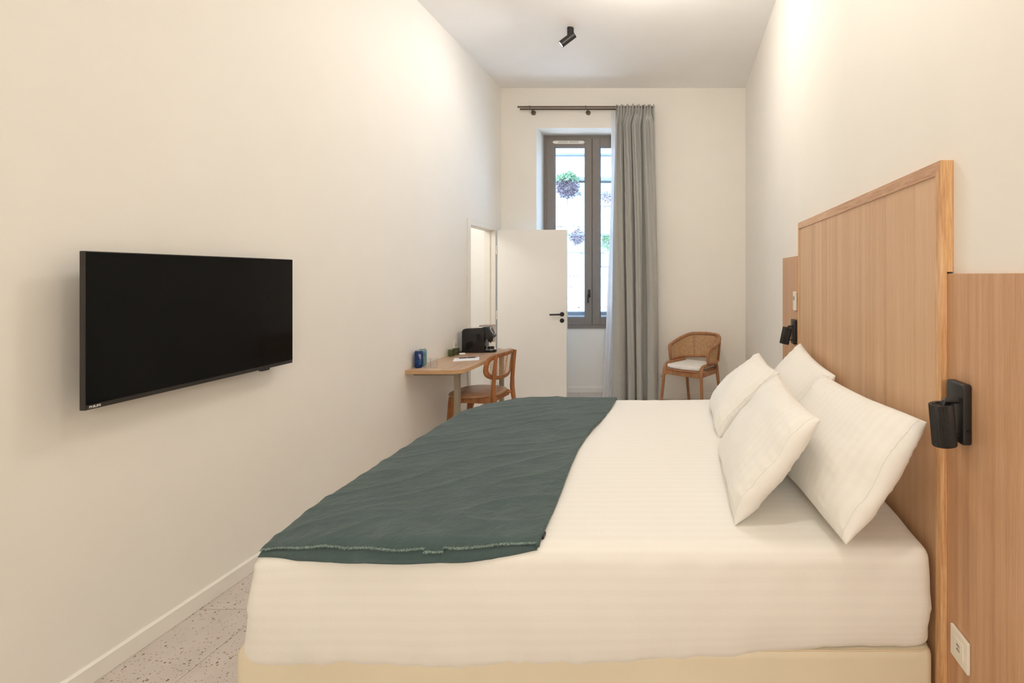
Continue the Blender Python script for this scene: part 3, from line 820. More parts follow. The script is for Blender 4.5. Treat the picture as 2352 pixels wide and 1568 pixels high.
# runner
def runner():
    t = empty('bed_runner', (-0.87, 2.4, 0.72), 'dark green washed linen runner with frayed ends across the foot of the bed', 'blanket')
    x_l = -1.292
    def xr(y):   # right edge, slightly wavy
        u = (y - 1.47) / 1.85
        return -0.428 - 0.030 * math.sin(PI * min(1, u * 1.5)) + 0.012 * math.sin(u * 9)
    def surf(x, y, lift):
        z = top_z(max(BX0 + .02, x), min(max(y, BY0), BY1)) + lift
        r = 0.045
        for (edge, s, c) in ((BY0 - 0.01, 1, y), (BY1 + 0.01, -1, y), (BX0 + 0.005, 1, x)):
            dd = s * (c - edge)
            if dd < r:
                q = (r - dd) / r; z -= 0.034 * min(1, q) ** 2.2
        return z
    def wr(x, y):
        a = 0.35; xx = x * math.cos(a) + y * math.sin(a); yy = -x * math.sin(a) + y * math.cos(a)
        r1 = 1 - abs(noise.noise(Vector((xx * 2.6, yy * 7.0, 4.0)))) * 2
        r2 = 1 - abs(noise.noise(Vector((xx * 7, yy * 17, 9.0)))) * 2
        return max(0, r1) ** 3 * 0.005 + max(0, r2) ** 2 * 0.0018 + 0.004 * noise.noise(Vector((x * 3, y * 3, 1)))
    def sheet(y0f, y1, lift, th, nx=150, ny=300):
        g = nb(); top = []
        for j in range(ny + 1):
            row = []
            for i in range(nx + 1):
                u = i / nx
                yy0 = y0f(u); y = yy0 + (y1 - yy0) * j / ny
                xl_ = x_l + 0.030 * (1 - sstep(1.5, 1.75, y)); x = xl_ + (xr(y) - xl_) * u
                p = Vector((x, y, surf(x, y, lift) + wr(x, y) * (1 if lift > 0.008 else 0.6)))
                row.append(g.verts.new(p))
            top.append(row)
        for A, B in zip(top, top[1:]):
            for i in range(nx): g.faces.new((A[i], A[i + 1], B[i + 1], B[i]))
        return g
    yA = lambda u: 1.503 - 0.014 * math.sin(PI * u) + 0.004 * noise.noise(Vector((u * 9, 0, 0))) - (0.006 if 0.60 < u < 0.67 else 0)
    yB = lambda u: 1.496 - 0.034 * max(0.0, math.sin(PI * u)) + 0.004 * noise.noise(Vector((u * 7, 5, 0)))
    o = obj('upper_layer', sheet(yA, 3.31, 0.016, 0), M['linen'], t, smooth=180, recalc=False)
    m = o.modifiers.new('th', 'SOLIDIFY'); m.thickness = 0.004; m.offset = -1
    o2 = obj('lower_layer', sheet(yB, 3.30, 0.007, 0, 120, 200), M['linen'], t, smooth=180, recalc=False, label='under layer showing below the frayed edge')
    m = o2.modifiers.new('th', 'SOLIDIFY'); m.thickness = 0.004; m.offset = -1
    # fold along the right edge
    g = nb(); pts = []
    for k in range(140):
        y = 1.50 + (3.30 - 1.50) * k / 139; x = xr(y) + 0.000
        pts.append((x, y, surf(x, y, 0.0105) + wr(x, y) * 0.8))
    tube(g, pts, 0.0075, 8)
    obj('folded_edge', g, M['linen'], t, smooth=180)
    # frayed threads
    rr = random.Random(11)
    for (yf, nn, sgn) in ((yA, 2600, -1), (lambda u: 3.31, 1500, 1)):
        g = nb()
        for k in range(nn):
            u = rr.random(); y = yf(u) + sgn * (-0.004 + rr.uniform(0, 0.003)); xl_ = x_l + 0.030 * (1 - sstep(1.5, 1.75, y)); x = xl_ + (xr(y) - xl_) * u
            p = Vector((x, y, surf(x, y, 0.0145) + wr(x, y)))
            d = Vector((rr.gauss(0, 0.5), sgn * rr.uniform(0.3, 1), rr.gauss(0.1, 0.45))).normalized() * rr.uniform(0.0025, 0.0065)
            s = Vector((0.0006, 0, 0))
            mid = p + d * 0.6 + Vector((rr.gauss(0, .0008), 0, 0.001))
            e = p + d + Vector((rr.gauss(0, .0015), 0, -0.0012))
            vs = [g.verts.new(q) for q in (p - s, p + s, mid + s, mid - s, e)]
            g.faces.new(vs[:4]); g.faces.new((vs[3], vs[2], vs[4]))
        tag(obj('frayed_edge', g, M['fray'], t, recalc=False), kind='stuff')
    g = nb(); y = 1.545; x = xr(y) + 0.006; z = surf(x, y, 0.006)
    box(g, x - 0.003, x + 0.006, y - 0.012, y + 0.016, z - 0.004, z + 0.007, 0.0015, 1)
    obj('care_tag', g, M['black'], t, label='tiny black tag')
runner()

# ------------------------------------------------------------------ pillows
def pillow(c, W, U, hw, hh, T, seed, label, roll=0.0, seam=True, pinch=0.06, gap=0.0):
    W = Vector(W).normalized(); U = Vector(U); U = (U - W * U.dot(W)).normalized(); Nn = U.cross(W).normalized()
    if Nn.x > 0: Nn = -Nn
    c = Vector(c)
    t = empty('pillow', tuple(c), label, 'pillow', 'white striped pillows at the headboard')
    n = 76
    def P(u, v, side):
        x = hw * u * (0.97 + 0.045 * math.cos(PI / 2 * v) if u < 0 else 1 - pinch * 0.5 * math.cos(PI / 2 * v)) ; y = hh * v * (1 - pinch * 1.05 * math.cos(PI / 2 * u))
        e = max(0, (1 - abs(u) ** 2.3)) ** 0.62 * max(0, (1 - abs(v) ** 2.3)) ** 0.62
        h = T * e ** 0.70
        rim = 1 - e
        wob = noise.noise(Vector((u * 2.2, v * 2.2, seed))) * 0.008 + 0.004 * noise.noise(Vector((u * 5.5, v * 2.5, seed + 5))) * (0.1 + rim)
        ridge = max(0, 1 - 2.2 * abs(noise.noise(Vector((u * 3.2 + v * 2, v * 5 - u * 1.5, seed * 2.0))))) ** 2 * 0.0045 * (0.12 + rim) * (1 if e > 0.02 else 0)
        h2 = (h + (wob + ridge) * min(1, e * 5))
        if side < 0: h2 *= 0.92
        bend = 0.018 * noise.noise(Vector((u * 1.1, v * 1.1, seed + 9)))
        return c + W * x + U * y + Nn * (h2 * side + bend)
    g = nb(); uvl = g.loops.layers.uv.new('cloth'); info = {}
    F = []; Bk = []
    for j in range(n + 1):
        rF, rB = [], []
        for i in range(n + 1):
            # denser near edges
            u = math.sin((i / n - 0.5) * PI); v = math.sin((j / n - 0.5) * PI)
            a = g.verts.new(P(u, v, 1)); info[a] = (v * hh, u * hw)
            if i in (0, n) or j in (0, n): b_ = a
            else: b_ = g.verts.new(P(u, v, -1)); info[b_] = (v * hh, u * hw)
            rF.append(a); rB.append(b_)
        F.append(rF); Bk.append(rB)
    for j in range(n):
        for i in range(n):
            for G, fl in ((F, 0), (Bk, 1)):
                vs = [G[j][i], G[j][i + 1], G[j + 1][i + 1], G[j + 1][i]]
                if fl: vs = vs[::-1]
                try: f = g.faces.new(vs)
                except ValueError: continue
                for l in f.loops: l[uvl].uv = info[l.vert]
    obj('pillowcase', g, M['pillowcase'], t, smooth=180)
    if seam:
        g = nb()
        pts = [P(-0.945, v, 1) + Nn * 0.0002 for v in [(-0.97 + 1.94 * k / 60) for k in range(61)]]
        tube(g, pts, 0.0012, 6)
        obj('seam', g, M['cushion'], t, smooth=180)
pillow((0.556, 1.825, 0.911), (-0.10, 0.68, 0.0), (0.262, 0.03, 0.355), 0.366, 0.215, 0.080, 1, 'white pillow leaning on the headboard beside the near reading lamp')
pillow((0.312, 1.935, 0.893), (0.0, 0.64, 0.012), (0.255, 0.0, 0.325), 0.338, 0.218, 0.078, 5, 'white pillow leaning against the one by the near reading lamp')
pillow((0.335, 2.745, 0.885), (0.0, 0.62, 0.0), (0.285, 0.0, 0.30), 0.315, 0.218, 0.086, 9, 'white front pillow on the far side, nearest the armchair')
pillow((0.590, 2.690, 0.900), (0.0, 0.64, 0.055), (0.275, 0.0, 0.36), 0.345, 0.226, 0.08, 13, 'white pillow leaning on the headboard below the far reading lamp')

# ------------------------------------------------------------------ desk
desk = empty('desk', (-1.99, 4.6, 0), 'narrow oak-look wall desk with rounded front corners and taupe metal legs', 'desk')
DX0, DX1, DYa, DYb, DT = XL + 0.001, -1.742, 4.005, 5.215, 0.760
b = nb(); prism(b, rrect(DX0, DX1, DYa, DYb, [0.02, 0.0, 0.0, 0.09], 10), 'z', DT - 0.030, DT - 0.0005)
top = obj('desktop', b, M['desk_top'], desk)
b = nb()
o_ = rrect(DX0, DX1, DYa, DYb, [0.02, 0.0, 0.0, 0.09], 10)
i_ = rrect(DX0, DX1 - 0.0, DYa, DYb, [0.02, 0.0, 0.0, 0.09], 10)
pts = [p for p in o_ if p[0] > DX0 + 1e-4]
pts = [(DX0, DYa)] + [p for p in o_[-11:]] + [p for p in o_[:11]] + [(DX0, DYb)]
t_ = bmesh.new(); prev = None
cx, cy = (DX0 + DX1) / 2, (DYa + DYb) / 2
def off(p, d):
    v = Vector((p[0] - DX0, p[1] - cy)); 
    return p
loop = []
for k, p in enumerate(pts):
    a = Vector(pts[max(k - 1, 0)]); c_ = Vector(pts[min(k + 1, len(pts) - 1)]); tn = (c_ - a).normalized(); nr = Vector((tn.y, -tn.x))
    q = Vector(p) + nr * 0.0015; loop.append((Vector(p), q))
for k, (p, q) in enumerate(loop):
    vs = [t_.verts.new((p.x, p.y, DT - 0.0305)), t_.verts.new((q.x, q.y, DT - 0.0305)), t_.verts.new((q.x, q.y, DT)), t_.verts.new((p.x, p.y, DT))]
    if prev:
        for m_ in range(4): t_.faces.new((prev[m_], prev[(m_ + 1) % 4], vs[(m_ + 1) % 4], vs[m_]))
    prev = vs
merge(b, t_)
obj('edge_band', b, M['desk_edge'], top, smooth=30)
for (x, y) in ((-1.842, 4.14), (-1.825, 5.12)):
    b = nb(); box(b, x - 0.020, x + 0.020, y - 0.020, y + 0.020, 0.001, DT - 0.031, 0.002, 1)
    obj('leg', b, M['desk_metal'], desk)
b = nb(); box(b, -1.850, -1.826, 4.165, 5.095, DT - 0.066, DT - 0.031, 0.001, 1)
box(b, XL + 0.002, -1.865, 4.13, 4.155, DT - 0.066, DT - 0.031, 0.001, 1); box(b, XL + 0.002, -1.848, 5.11, 5.135, DT - 0.066, DT - 0.031, 0.001, 1)
obj('under_frame', b, M['desk_metal'], desk)

ZT = DT + 0.0003
# cans
def can(loc, h, r, m, label, marks):
    t = empty('drink_can', (loc[0], loc[1], ZT), label, 'can', 'drink cans on the desk')
    c = Vector((loc[0], loc[1], ZT))
    g = nb(); lathe(g, [(r * 0.74, 0), (r * 0.80, 0.004), (r, 0.012), (r, h - 0.014), (r * 0.80, h - 0.003)], c, 32)
    obj('can_body', g, m, t, smooth=40)
    g = nb(); lathe(g, [(r * 0.80, h - 0.003), (r * 0.82, h), (r * 0.76, h), (r * 0.74, h - 0.004), (0.001, h - 0.004)], c, 32)
    obj('can_lid', g, M['can_metal'], t, smooth=40)
    # printed bars wrapped on the body facing the room
    for nm, mat, lst in marks:
        g = nb()
        for (a0, a1, z0, z1) in lst:
            k = 6
            vs = []
            for i in range(k + 1):
                a = R(a0 + (a1 - a0) * i / k)
                p = Vector((math.cos(a), math.sin(a), 0)) * (r + 0.0004)
                vs.append((g.verts.new(c + p + Vector((0, 0, z0))), g.verts.new(c + p + Vector((0, 0, z1)))))
            for A, B in zip(vs, vs[1:]): g.faces.new((A[0], B[0], B[1], A[1]))
        obj(nm, g, mat, t)
can((-2.153, 4.125), 0.142, 0.0325, M['can_blue'], 'dark blue drink can at the front of the desk by the wall',
    [('lettering', M['can_print'], [(-62, -34, 0.110, 0.113), (-58, -36, 0.105, 0.107), (-55, -30, 0.098, 0.101), (-52, -30, 0.094, 0.096), (-50, -28, 0.088, 0.090), (-52, -30, 0.083, 0.085), (-50, -30, 0.077, 0.079),
      (-62, -58, 0.100, 0.113), (-55, -51, 0.088, 0.101), (-50, -32, 0.072, 0.074)]),
     ('printed_dots', M['can_cyan'], [(-64, -48, 0.052, 0.062), (-42, -28, 0.052, 0.064), (-62, -46, 0.030, 0.040), (-42, -28, 0.034, 0.044)])])
can((-2.163, 4.205), 0.142, 0.0325, M['can_teal'], 'pale teal drink can standing just behind the dark blue can',
    [('lettering', M['can_cyan'], [(-50, -22, 0.108, 0.111), (-50, -24, 0.102, 0.104), (-48, -22, 0.092, 0.095), (-46, -22, 0.086, 0.088)])])
def tumbler(c, r0, r1, h, m, label, group, wall=0.0022):
    g = nb(); lathe(g, [(r0 * 0.9, 0), (r0, 0.003), (r1, h), (r1 - wall, h), (r0 - wall, 0.006), (0.001, 0.005)], (c[0], c[1], ZT), 32)
    tag(obj('tumbler', g, m, None, smooth=50), label, 'glass', group)
tumbler((-2.022, 4.115), 0.0295, 0.0265, 0.078, M['tumbler'], 'clear tumbler on the desk front, further from the wall', 'clear tumblers on the desk')
tumbler((-2.090, 4.135), 0.0295, 0.0265, 0.078, M['tumbler'], 'clear tumbler on the desk next to the cans', 'clear tumblers on the desk')
tumbler((-2.150, 4.705), 0.030, 0.031, 0.064, M['green_glass'], 'green glass tumbler by the wall, nearer the paper', 'green tumblers by the coffee machine', 0.004)
tumbler((-2.140, 4.785), 0.030, 0.031, 0.064, M['green_glass'], 'green glass tumbler touching the coffee machine', 'green tumblers by the coffee machine', 0.004)
# paper and pen
b = nb(); t_ = [(-2.00, 4.405), (-1.800, 4.485), (-1.868, 4.660), (-2.066, 4.580)]
prism(b, t_, 'z', ZT, ZT + 0.0012)
tag(obj('notepad', b, M['paper'], None), 'white sheet of paper on the desk under a pen', 'paper')
pen = empty('pen', (-1.94, 4.585, ZT + 0.006), 'dark purple ballpoint pen lying on the white paper', 'pen')
A, Bp = Vector((-2.012, 4.560, ZT + 0.0062)), Vector((-1.872, 4.605, ZT + 0.0062)); D = (Bp - A)
b = nb(); tube(b, [A, A + D * 0.03, A + D * 0.85, A + D], [0.003, 0.0045, 0.0045, 0.0012], 10)
obj('barrel', b, M['pen'], pen, smooth=40)
b = nb(); tube(b, [A + D * 0.02 + Vector((0, 0, .006)), A + D * 0.3 + Vector((0, 0, .006))], 0.0012, 6); tube(b, [A + D * 0.44, A + D * 0.47], 0.0048, 10)
obj('clip', b, M['silver'], pen)
# sugar sticks
for (p, q, l) in (((-2.122, 4.800), (-2.085, 4.852), 'white sugar sachet nearer the paper, by the coffee machine'), ((-2.098, 4.768), (-2.052, 4.800), 'white sugar sachet lying across in front of the coffee machine')):
    b = nb(); P0 = Vector((p[0], p[1], ZT + 0.006)); P1 = Vector((q[0], q[1], ZT + 0.006))
    tube(b, [P0, P0.lerp(P1, .12), P0.lerp(P1, .5), P0.lerp(P1, .88), P1], [0.002, 0.0058, 0.0062, 0.0058, 0.002], 10, flat=1.3)
    tag(obj('sugar_sachet', b, M['paper'], None, smooth=60), l, 'sachet', 'sugar sachets on the desk')

# coffee machine
cm = empty('coffee_machine', (-2.02, 4.96, ZT), 'glossy black capsule coffee machine on the desk', 'coffee machine')
CY0, CY1 = 4.905, 5.035
def zx(pts, y0, y1, bev, name, mat, parent=cm, **k):
    g = nb(); prism(g, pts, 'y', y0, y1, bev, 3); return obj(name, g, mat, parent, smooth=35, **k)
body = zx([(-2.140, ZT), (-1.918, ZT)] + [(-1.918, ZT + 0.17)] + arc(-1.956, ZT + 0.205, 0.038, 0, 90, 6) + [(-2.09, ZT + 0.236)] + arc(-2.105, ZT + 0.200, 0.035, 95, 180, 6), CY0, CY1, 0.006, 'body', M['black_gloss'])
zx([(-2.100, ZT + 0.2355), (-1.945, ZT + 0.2440), (-1.945, ZT + 0.248), (-2.100, ZT + 0.240)], CY0 + 0.012, CY1 - 0.012, 0.001, 'top_plate', M['chrome'], label='silver top plate')
zx([(-1.960, ZT + 0.242), (-1.925, ZT + 0.252), (-1.885, ZT + 0.250), (-1.840, ZT + 0.165), (-1.842, ZT + 0.150), (-1.860, ZT + 0.135), (-1.917, ZT + 0.125), (-1.917, ZT + 0.17)], CY0 + 0.008, CY1 - 0.008, 0.008, 'brew_head', M['black'])
d = Vector((0.88, 0, 0.47)).normalized(); q = d.to_track_quat('Z', 'Y').to_matrix().to_4x4()
b = nb(); lathe(b, [(0.030, -0.01), (0.041, 0.004), (0.043, 0.010), (0.036, 0.014), (0.034, 0.011)], (-1.868, (CY0 + CY1) / 2, ZT + 0.205), 32, mat=q)
dial = obj('dial_ring', b, M['chrome'], cm, smooth=40, label='round chrome ring on the front')
b = nb(); lathe(b, [(0.034, 0.008), (0.034, 0.012), (0.001, 0.013)], (-1.868, (CY0 + CY1) / 2, ZT + 0.205), 32, mat=q)
obj('dial_face', b, M['black_gloss'], dial)
b = nb(); lathe(b, [(0.020, ZT + 0.105), (0.024, ZT + 0.140)], (-1.880, (CY0 + CY1) / 2, 0), 20); lathe(b, [(0.006, ZT + 0.09), (0.008, ZT + 0.106)], (-1.880, (CY0 + CY1) / 2, 0), 12)
obj('spout', b, M['black'], cm, smooth=40)
b = nb(); lathe(b, [(0.030, ZT + 0.032), (0.032, ZT + 0.052), (0.028, ZT + 0.052), (0.026, ZT + 0.036), (0.001, ZT + 0.036)], (-1.876, (CY0 + CY1) / 2, 0), 24)
obj('cup_support', b, M['black'], cm, smooth=40)
b = nb(); prism(b, rrect(-1.925, -1.822, CY0 + 0.012, CY1 - 0.012, [0.05, 0.001, 0.001, 0.05], 10), 'z', ZT, ZT + 0.026, 0.004, 2)
tray = obj('drip_tray', b, M['black_gloss'], cm, smooth=40)
b = nb(); prism(b, rrect(-1.915, -1.828, CY0 + 0.018, CY1 - 0.018, [0.044, 0.001, 0.001, 0.044], 10), 'z', ZT + 0.026, ZT + 0.031, 0.002, 2)
obj('drip_grid', b, M['chrome'], tray, smooth=40)
b = nb(); box(b, -2.1885, -2.142, CY0 + 0.012, CY1 - 0.012, ZT + 0.012, ZT + 0.20, 0.010, 3)
obj('water_tank', b, M['tank'], cm, label='clear water tank against the wall')
b = nb(); box(b, -2.1885, -2.141, CY0 + 0.010, CY1 - 0.010, ZT, ZT + 0.0115, 0.002, 1)
obj('tank_base', b, M['black'], cm)
# wall socket behind the tank
ws = empty('wall_socket', (XL, 4.86, 0.835), 'white wall socket behind the coffee machine tank', 'socket')
b = nb(); box(b, XL + 0.0005, XL + 0.009, 4.855, 4.935, 0.80, 0.88, 0.003, 2)
pl = obj('cover_plate', b, M['white_plastic'], ws)
b = nb(); lathe(b, [(0.019, 0), (0.019, 0.0008), (0.001, 0.0009)], (XL + 0.0092, 4.895, 0.84), 24, mat=Matrix.Rotation(R(90), 4, 'Y'))
obj('outlet', b, M['shade'], pl)
# socket on the end wall beside the curtain
ws = empty('wall_socket', (-0.225, YB, 0.28), 'white wall socket low on the end wall between curtain and armchair', 'socket')
b = nb(); box(b, -0.262, -0.182, YB - 0.009, YB - 0.0005, 0.24, 0.32, 0.003, 2)
pl = obj('cover_plate', b, M['white_plastic'], ws)
b = nb(); lathe(b, [(0.019, 0), (0.019, 0.0008), (0.001, 0.0009)], (-0.222, YB - 0.0092, 0.28), 24, mat=Matrix.Rotation(R(90), 4, 'X'))
obj('outlet', b, M['shade'], pl)

# table lamp behind the coffee machine
lm = empty('table_lamp', (-1.945, 5.13, ZT), 'small table lamp with greige drum shade behind the coffee machine', 'lamp')
cx, cy = -1.968, 5.128
b = nb(); lathe(b, [(0.055, ZT), (0.055, ZT + 0.010), (0.050, ZT + 0.013), (0.006, ZT + 0.014), (0.006, ZT + 0.20)], (cx, cy, 0), 32)
obj('stand', b, M['desk_metal'], lm, smooth=40)
b = nb(); lathe(b, [(0.084, ZT + 0.082), (0.084, ZT + 0.248), (0.0825, ZT + 0.248), (0.0825, ZT + 0.082), (0.084, ZT + 0.082)], (cx, cy, 0), 48, cap=False)
obj('lamp_shade', b, M['shade'], lm, smooth=60)
b = nb(); prism(b, [(-1.840, 5.14), (-1.795, 5.14), (-1.790, 5.20), (-1.838, 5.20)], 'z', ZT, ZT + 0.002)
tag(obj('card', b, M['white_plastic'], None), 'small cream card at the far end of the desk', 'card')

# ------------------------------------------------------------------ chairs
def weave(mapf, inside, u0, u1, v0, v1, su, sv, wdt, nseg=10, diag=True, offs=0.0006):
    """cane webbing: paired strands both ways plus diagonals, clipped to the opening"""
    g = nb()
    def strand(fn, a0, a1, n, o):
        prev = None
        for k in range(n + 1):
            a = a0 + (a1 - a0) * k / n
            (u, v), (du, dv) = fn(a)
            if not inside(u, v): prev = None; continue
            p0 = mapf(u - du * wdt / 2, v - dv * wdt / 2, o); p1 = mapf(u + du * wdt / 2, v + dv * wdt / 2, o)
            cur = (g.verts.new(p0), g.verts.new(p1))
            if prev: g.faces.new((prev[0], prev[1], cur[1], cur[0]))
            prev = cur
    n1 = int((u1 - u0) / su); n2 = int((v1 - v0) / sv)
    for i in range(n1 + 1):
        for s in (-0.17, 0.17):
            uu = u0 + (i + 0.5 + s) * su; strand(lambda a, uu=uu: ((uu, a), (1, 0)), v0, v1, int((v1 - v0) / 0.006), offs)
    for i in range(n2 + 1):
        for s in (-0.17, 0.17):
            vv = v0 + (i + 0.5 + s) * sv; strand(lambda a, vv=vv: ((a, vv), (0, 1)), u0, u1, int((u1 - u0) / 0.006), -offs)
    if diag:
        L = (v1 - v0)
        k = int((u1 - u0 + L) / su)
        for i in range(k + 1):
            c0 = u0 - L + i * su
            strand(lambda a, c0=c0: ((c0 + a, v0 + a), (0.7, -0.7)), 0, L, int(L / 0.006), 0)
            c1 = u0 + i * su
            strand(lambda a, c1=c1: ((c1 - a, v0 + a), (0.7, 0.7)), 0, L, int(L / 0.006), 0)
    return g

# --- desk chair (local: front -y, back +y)
dc = empty('desk_chair', (-1.815, 4.61, 0), 'teak chair with oval cane backrest pushed up to the desk', 'chair', rz=R(-97))
def slab_outline(a, b_, p, n=48, yb=1.0):
    out = []
    for k in range(n):
        t = 2 * PI * k / n; c, s = math.cos(t), math.sin(t)
        out.append((a * math.copysign(abs(c) ** p, c), b_ * math.copysign(abs(s) ** p, s)))
    return out
g = nb(); prism(g, [(x * (1.0 - 0.10 * (y / 0.21)), y - 0.035) for x, y in slab_outline(0.232, 0.235, 0.78)], 'z', 0.440, 0.462, 0.008, 3)
obj('seat', g, M['teak_seat'], dc, smooth=40, local=True)
g = nb()
for (x0, x1, y0, y1) in ((-0.16, 0.16, -0.175, -0.155), (-0.16, 0.16, 0.150, 0.170), (-0.175, -0.155, -0.17, 0.17), (0.155, 0.175, -0.17, 0.17)):
    box(g, x0, x1, y0, y1, 0.385, 0.4395, 0.003, 1)
obj('apron', g, M['teak'], dc, local=True)
for s in (-1, 1):
    g = nb(); prism(g, [(-0.150, 0.4395), (-0.225, 0.4395), (-0.235, 0.38), (-0.265, 0.0), (-0.235, 0.0), (-0.195, 0.25), (-0.165, 0.34), (-0.110, 0.385)], 'x', s * 0.165 - 0.014, s * 0.165 + 0.014, 0.004, 2)
    obj('leg', g, M['teak'], dc, local=True)
    # rear leg continuing up as back post
    g = nb()
    pts = [(s * 0.185, 0.275, 0.0), (s * 0.182, 0.235, 0.20), (s * 0.180, 0.205, 0.40), (s * 0.181, 0.197, 0.47), (s * 0.182, 0.198, 0.56), (s * 0.184, 0.208, 0.68), (s * 0.186, 0.224, 0.812)]
    tube(g, pts, [0.014, 0.018, 0.022, 0.023, 0.020, 0.018, 0.015], 12, flat=0.75, up=(0, 1, 0))
    obj('leg', g, M['teak'], dc, smooth=60, local=True)
    g = nb(); tube(g, [(s * 0.170, 0.195, 0.420), (s * 0.150, 0.160, 0.418)], 0.016, 8); obj('brace', g, M['teak'], dc, local=True)
# curved backrest: u along width, v along height
HB, VB = 0.272, 0.122
def bmap(u, v, o=0.0):
    th = u / 0.50
    x = 0.50 * math.sin(th); y = 0.200 - 0.50 * (1 - math.cos(th)) + 0.040 + v * 0.15
    return Vector((x, y - 0.018 - o * 1.0, 0.703 + v + 0.25 * u * u))
def stad(a, b_, n=64):
    out = []
    for k in range(n):
        t = 2 * PI * k / n; c, s = math.cos(t), math.sin(t)
        out.append((a * math.copysign(abs(c) ** 0.62, c), b_ * math.copysign(abs(s) ** 0.72, s)))
    return out
g = nb(); O = stad(HB, VB); I = stad(HB - 0.038, VB - 0.034)
n = len(O); rings = []
for (ou, ov), (iu, iv) in zip(O, I):
    mu, mv = (ou + iu) / 2, (ov + iv) / 2
    rings.append([g.verts.new(p) for p in (bmap(ou, ov, 0.006), bmap(mu, mv, 0.011), bmap(iu, iv, 0.006), bmap(iu, iv, -0.006), bmap(mu, mv, -0.011), bmap(ou, ov, -0.006))])
for k in range(n):
    A, B = rings[k], rings[(k + 1) % n]
    for m_ in range(6): g.faces.new((A[m_], A[(m_ + 1) % 6], B[(m_ + 1) % 6], B[m_]))
back = obj('backrest_frame', g, M['teak'], dc, smooth=60, local=True)
a_, b2 = HB - 0.034, VB - 0.030
ins_ = lambda u, v: abs(u / a_) ** (2 / 0.62) + abs(v / b2) ** (2 / 0.72) < 1
g = weave(bmap, ins_, -a_, a_, -b2, b2, 0.0205, 0.0205, 0.0017)
tag(obj('cane_webbing', g, M['cane'], back, local=True, label='open woven cane'), kind='stuff')
g = nb()
prev = None
for k in range(30):
    v = -b2 + 2 * b2 * k / 29
    cur = (g.verts.new(bmap(-0.016, v, -0.002)), g.verts.new(bmap(0.016, v, -0.002)))
    if prev: g.faces.new((prev[0], prev[1], cur[1], cur[0]))
    prev = cur
obj('centre_strip', g, M['cane'], back, local=True)

# --- armchair (local: front -y, back +y)
ac = empty('armchair', (0.150, 5.775, 0), 'teak tub armchair with cane back and white seat pad in the far corner', 'armchair', rz=R(-35))
def side_path(s):
    xf, xb = s * 0.245, s * 0.205
    P_ = [(s * 0.285, -0.245, 0.0), (s * 0.268, -0.232, 0.20), (s * 0.252, -0.222, 0.40), (s * 0.248, -0.215, 0.455), (s * 0.245, -0.198, 0.490), (s * 0.243, -0.160, 0.510)]
    Q_ = [(s * 0.236, -0.05, 0.513), (s * 0.225, 0.06, 0.515), (s * 0.220, 0.115, 0.513), (s * 0.218, 0.150, 0.495), (s * 0.217, 0.168, 0.460), (s * 0.217, 0.180, 0.40), (s * 0.222, 0.215, 0.20), (s * 0.228, 0.255, 0.0)]
    return P_, Q_
def smooth_path(pts, sub=4, closed=False):
    pts = [Vector(p) for p in pts]; out = []; n = len(pts)
    rng = range(n) if closed else range(n - 1)
    for i in rng:
        p0 = pts[i - 1] if (i > 0 or closed) else pts[0]; p1 = pts[i]; p2 = pts[(i + 1) % n]; p3 = pts[(i + 2) % n] if (i + 2 < n or closed) else pts[-1]
        for k in range(sub):
            t = k / sub
            out.append(0.5 * ((2 * p1) + (-p0 + p2) * t + (2 * p0 - 5 * p1 + 4 * p2 - p3) * t * t + (-p0 + 3 * p1 - 3 * p2 + p3) * t ** 3))
    if not closed: out.append(pts[-1])
    return out
for s in (-1, 1):
    P_, Q_ = side_path(s)
    pp = smooth_path(P_ + Q_[:1]); rs = [0.015 + 0.006 * min(1, k / (len(pp) * 0.5)) for k in range(len(pp))]
    g = nb(); tube(g, pp, rs, 12); obj('leg', g, M['teak_arm'], ac, smooth=60, local=True)
    pp = smooth_path(Q_); rs = [0.021 - 0.006 * max(0, (k / len(pp) - 0.5) * 2) for k in range(len(pp))]
    g = nb(); tube(g, pp, rs, 12); obj('leg', g, M['teak_arm'], ac, smooth=60, local=True)
# seat frame
def hoop(a, yb, yf):
    return [(-a * 0.93, yb), (a * 0.93, yb), (a * 1.05, yf)] + [(a * 1.05 * math.cos(R(t)) , yf - 0.045 * math.sin(R(t))) for t in range(15, 180, 15)] + [(-a * 1.05, yf)]
g = nb(); prism(g, hoop(0.222, 0.175, -0.205), 'z', 0.448, 0.464, 0.006, 2)
obj('seat_board', g, M['teak_arm'], ac, local=True)
g = nb()
box(g, -0.238, 0.238, -0.228, -0.208, 0.393, 0.445, 0.003, 1); box(g, -0.215, 0.215, 0.150, 0.168, 0.395, 0.445, 0.003, 1)
for s in (-1, 1):
    t_ = nb(); box(t_, -0.009, 0.009, -0.215, 0.165, 0.395, 0.445, 0.003, 1)
    merge(g, t_, Matrix.Translation((s * 0.232, 0, 0)) @ Matrix.Rotation(R(s * 3.5), 4, 'Z'))
obj('seat_rail', g, M['teak_arm'], ac, local=True)
g = nb(); prism(g, hoop(0.212, 0.185, -0.195), 'z', 0.465, 0.512, 0.018, 4)
obj('seat_cushion', g, M['cushion'], ac, smooth=60, local=True, label='white seat pad')
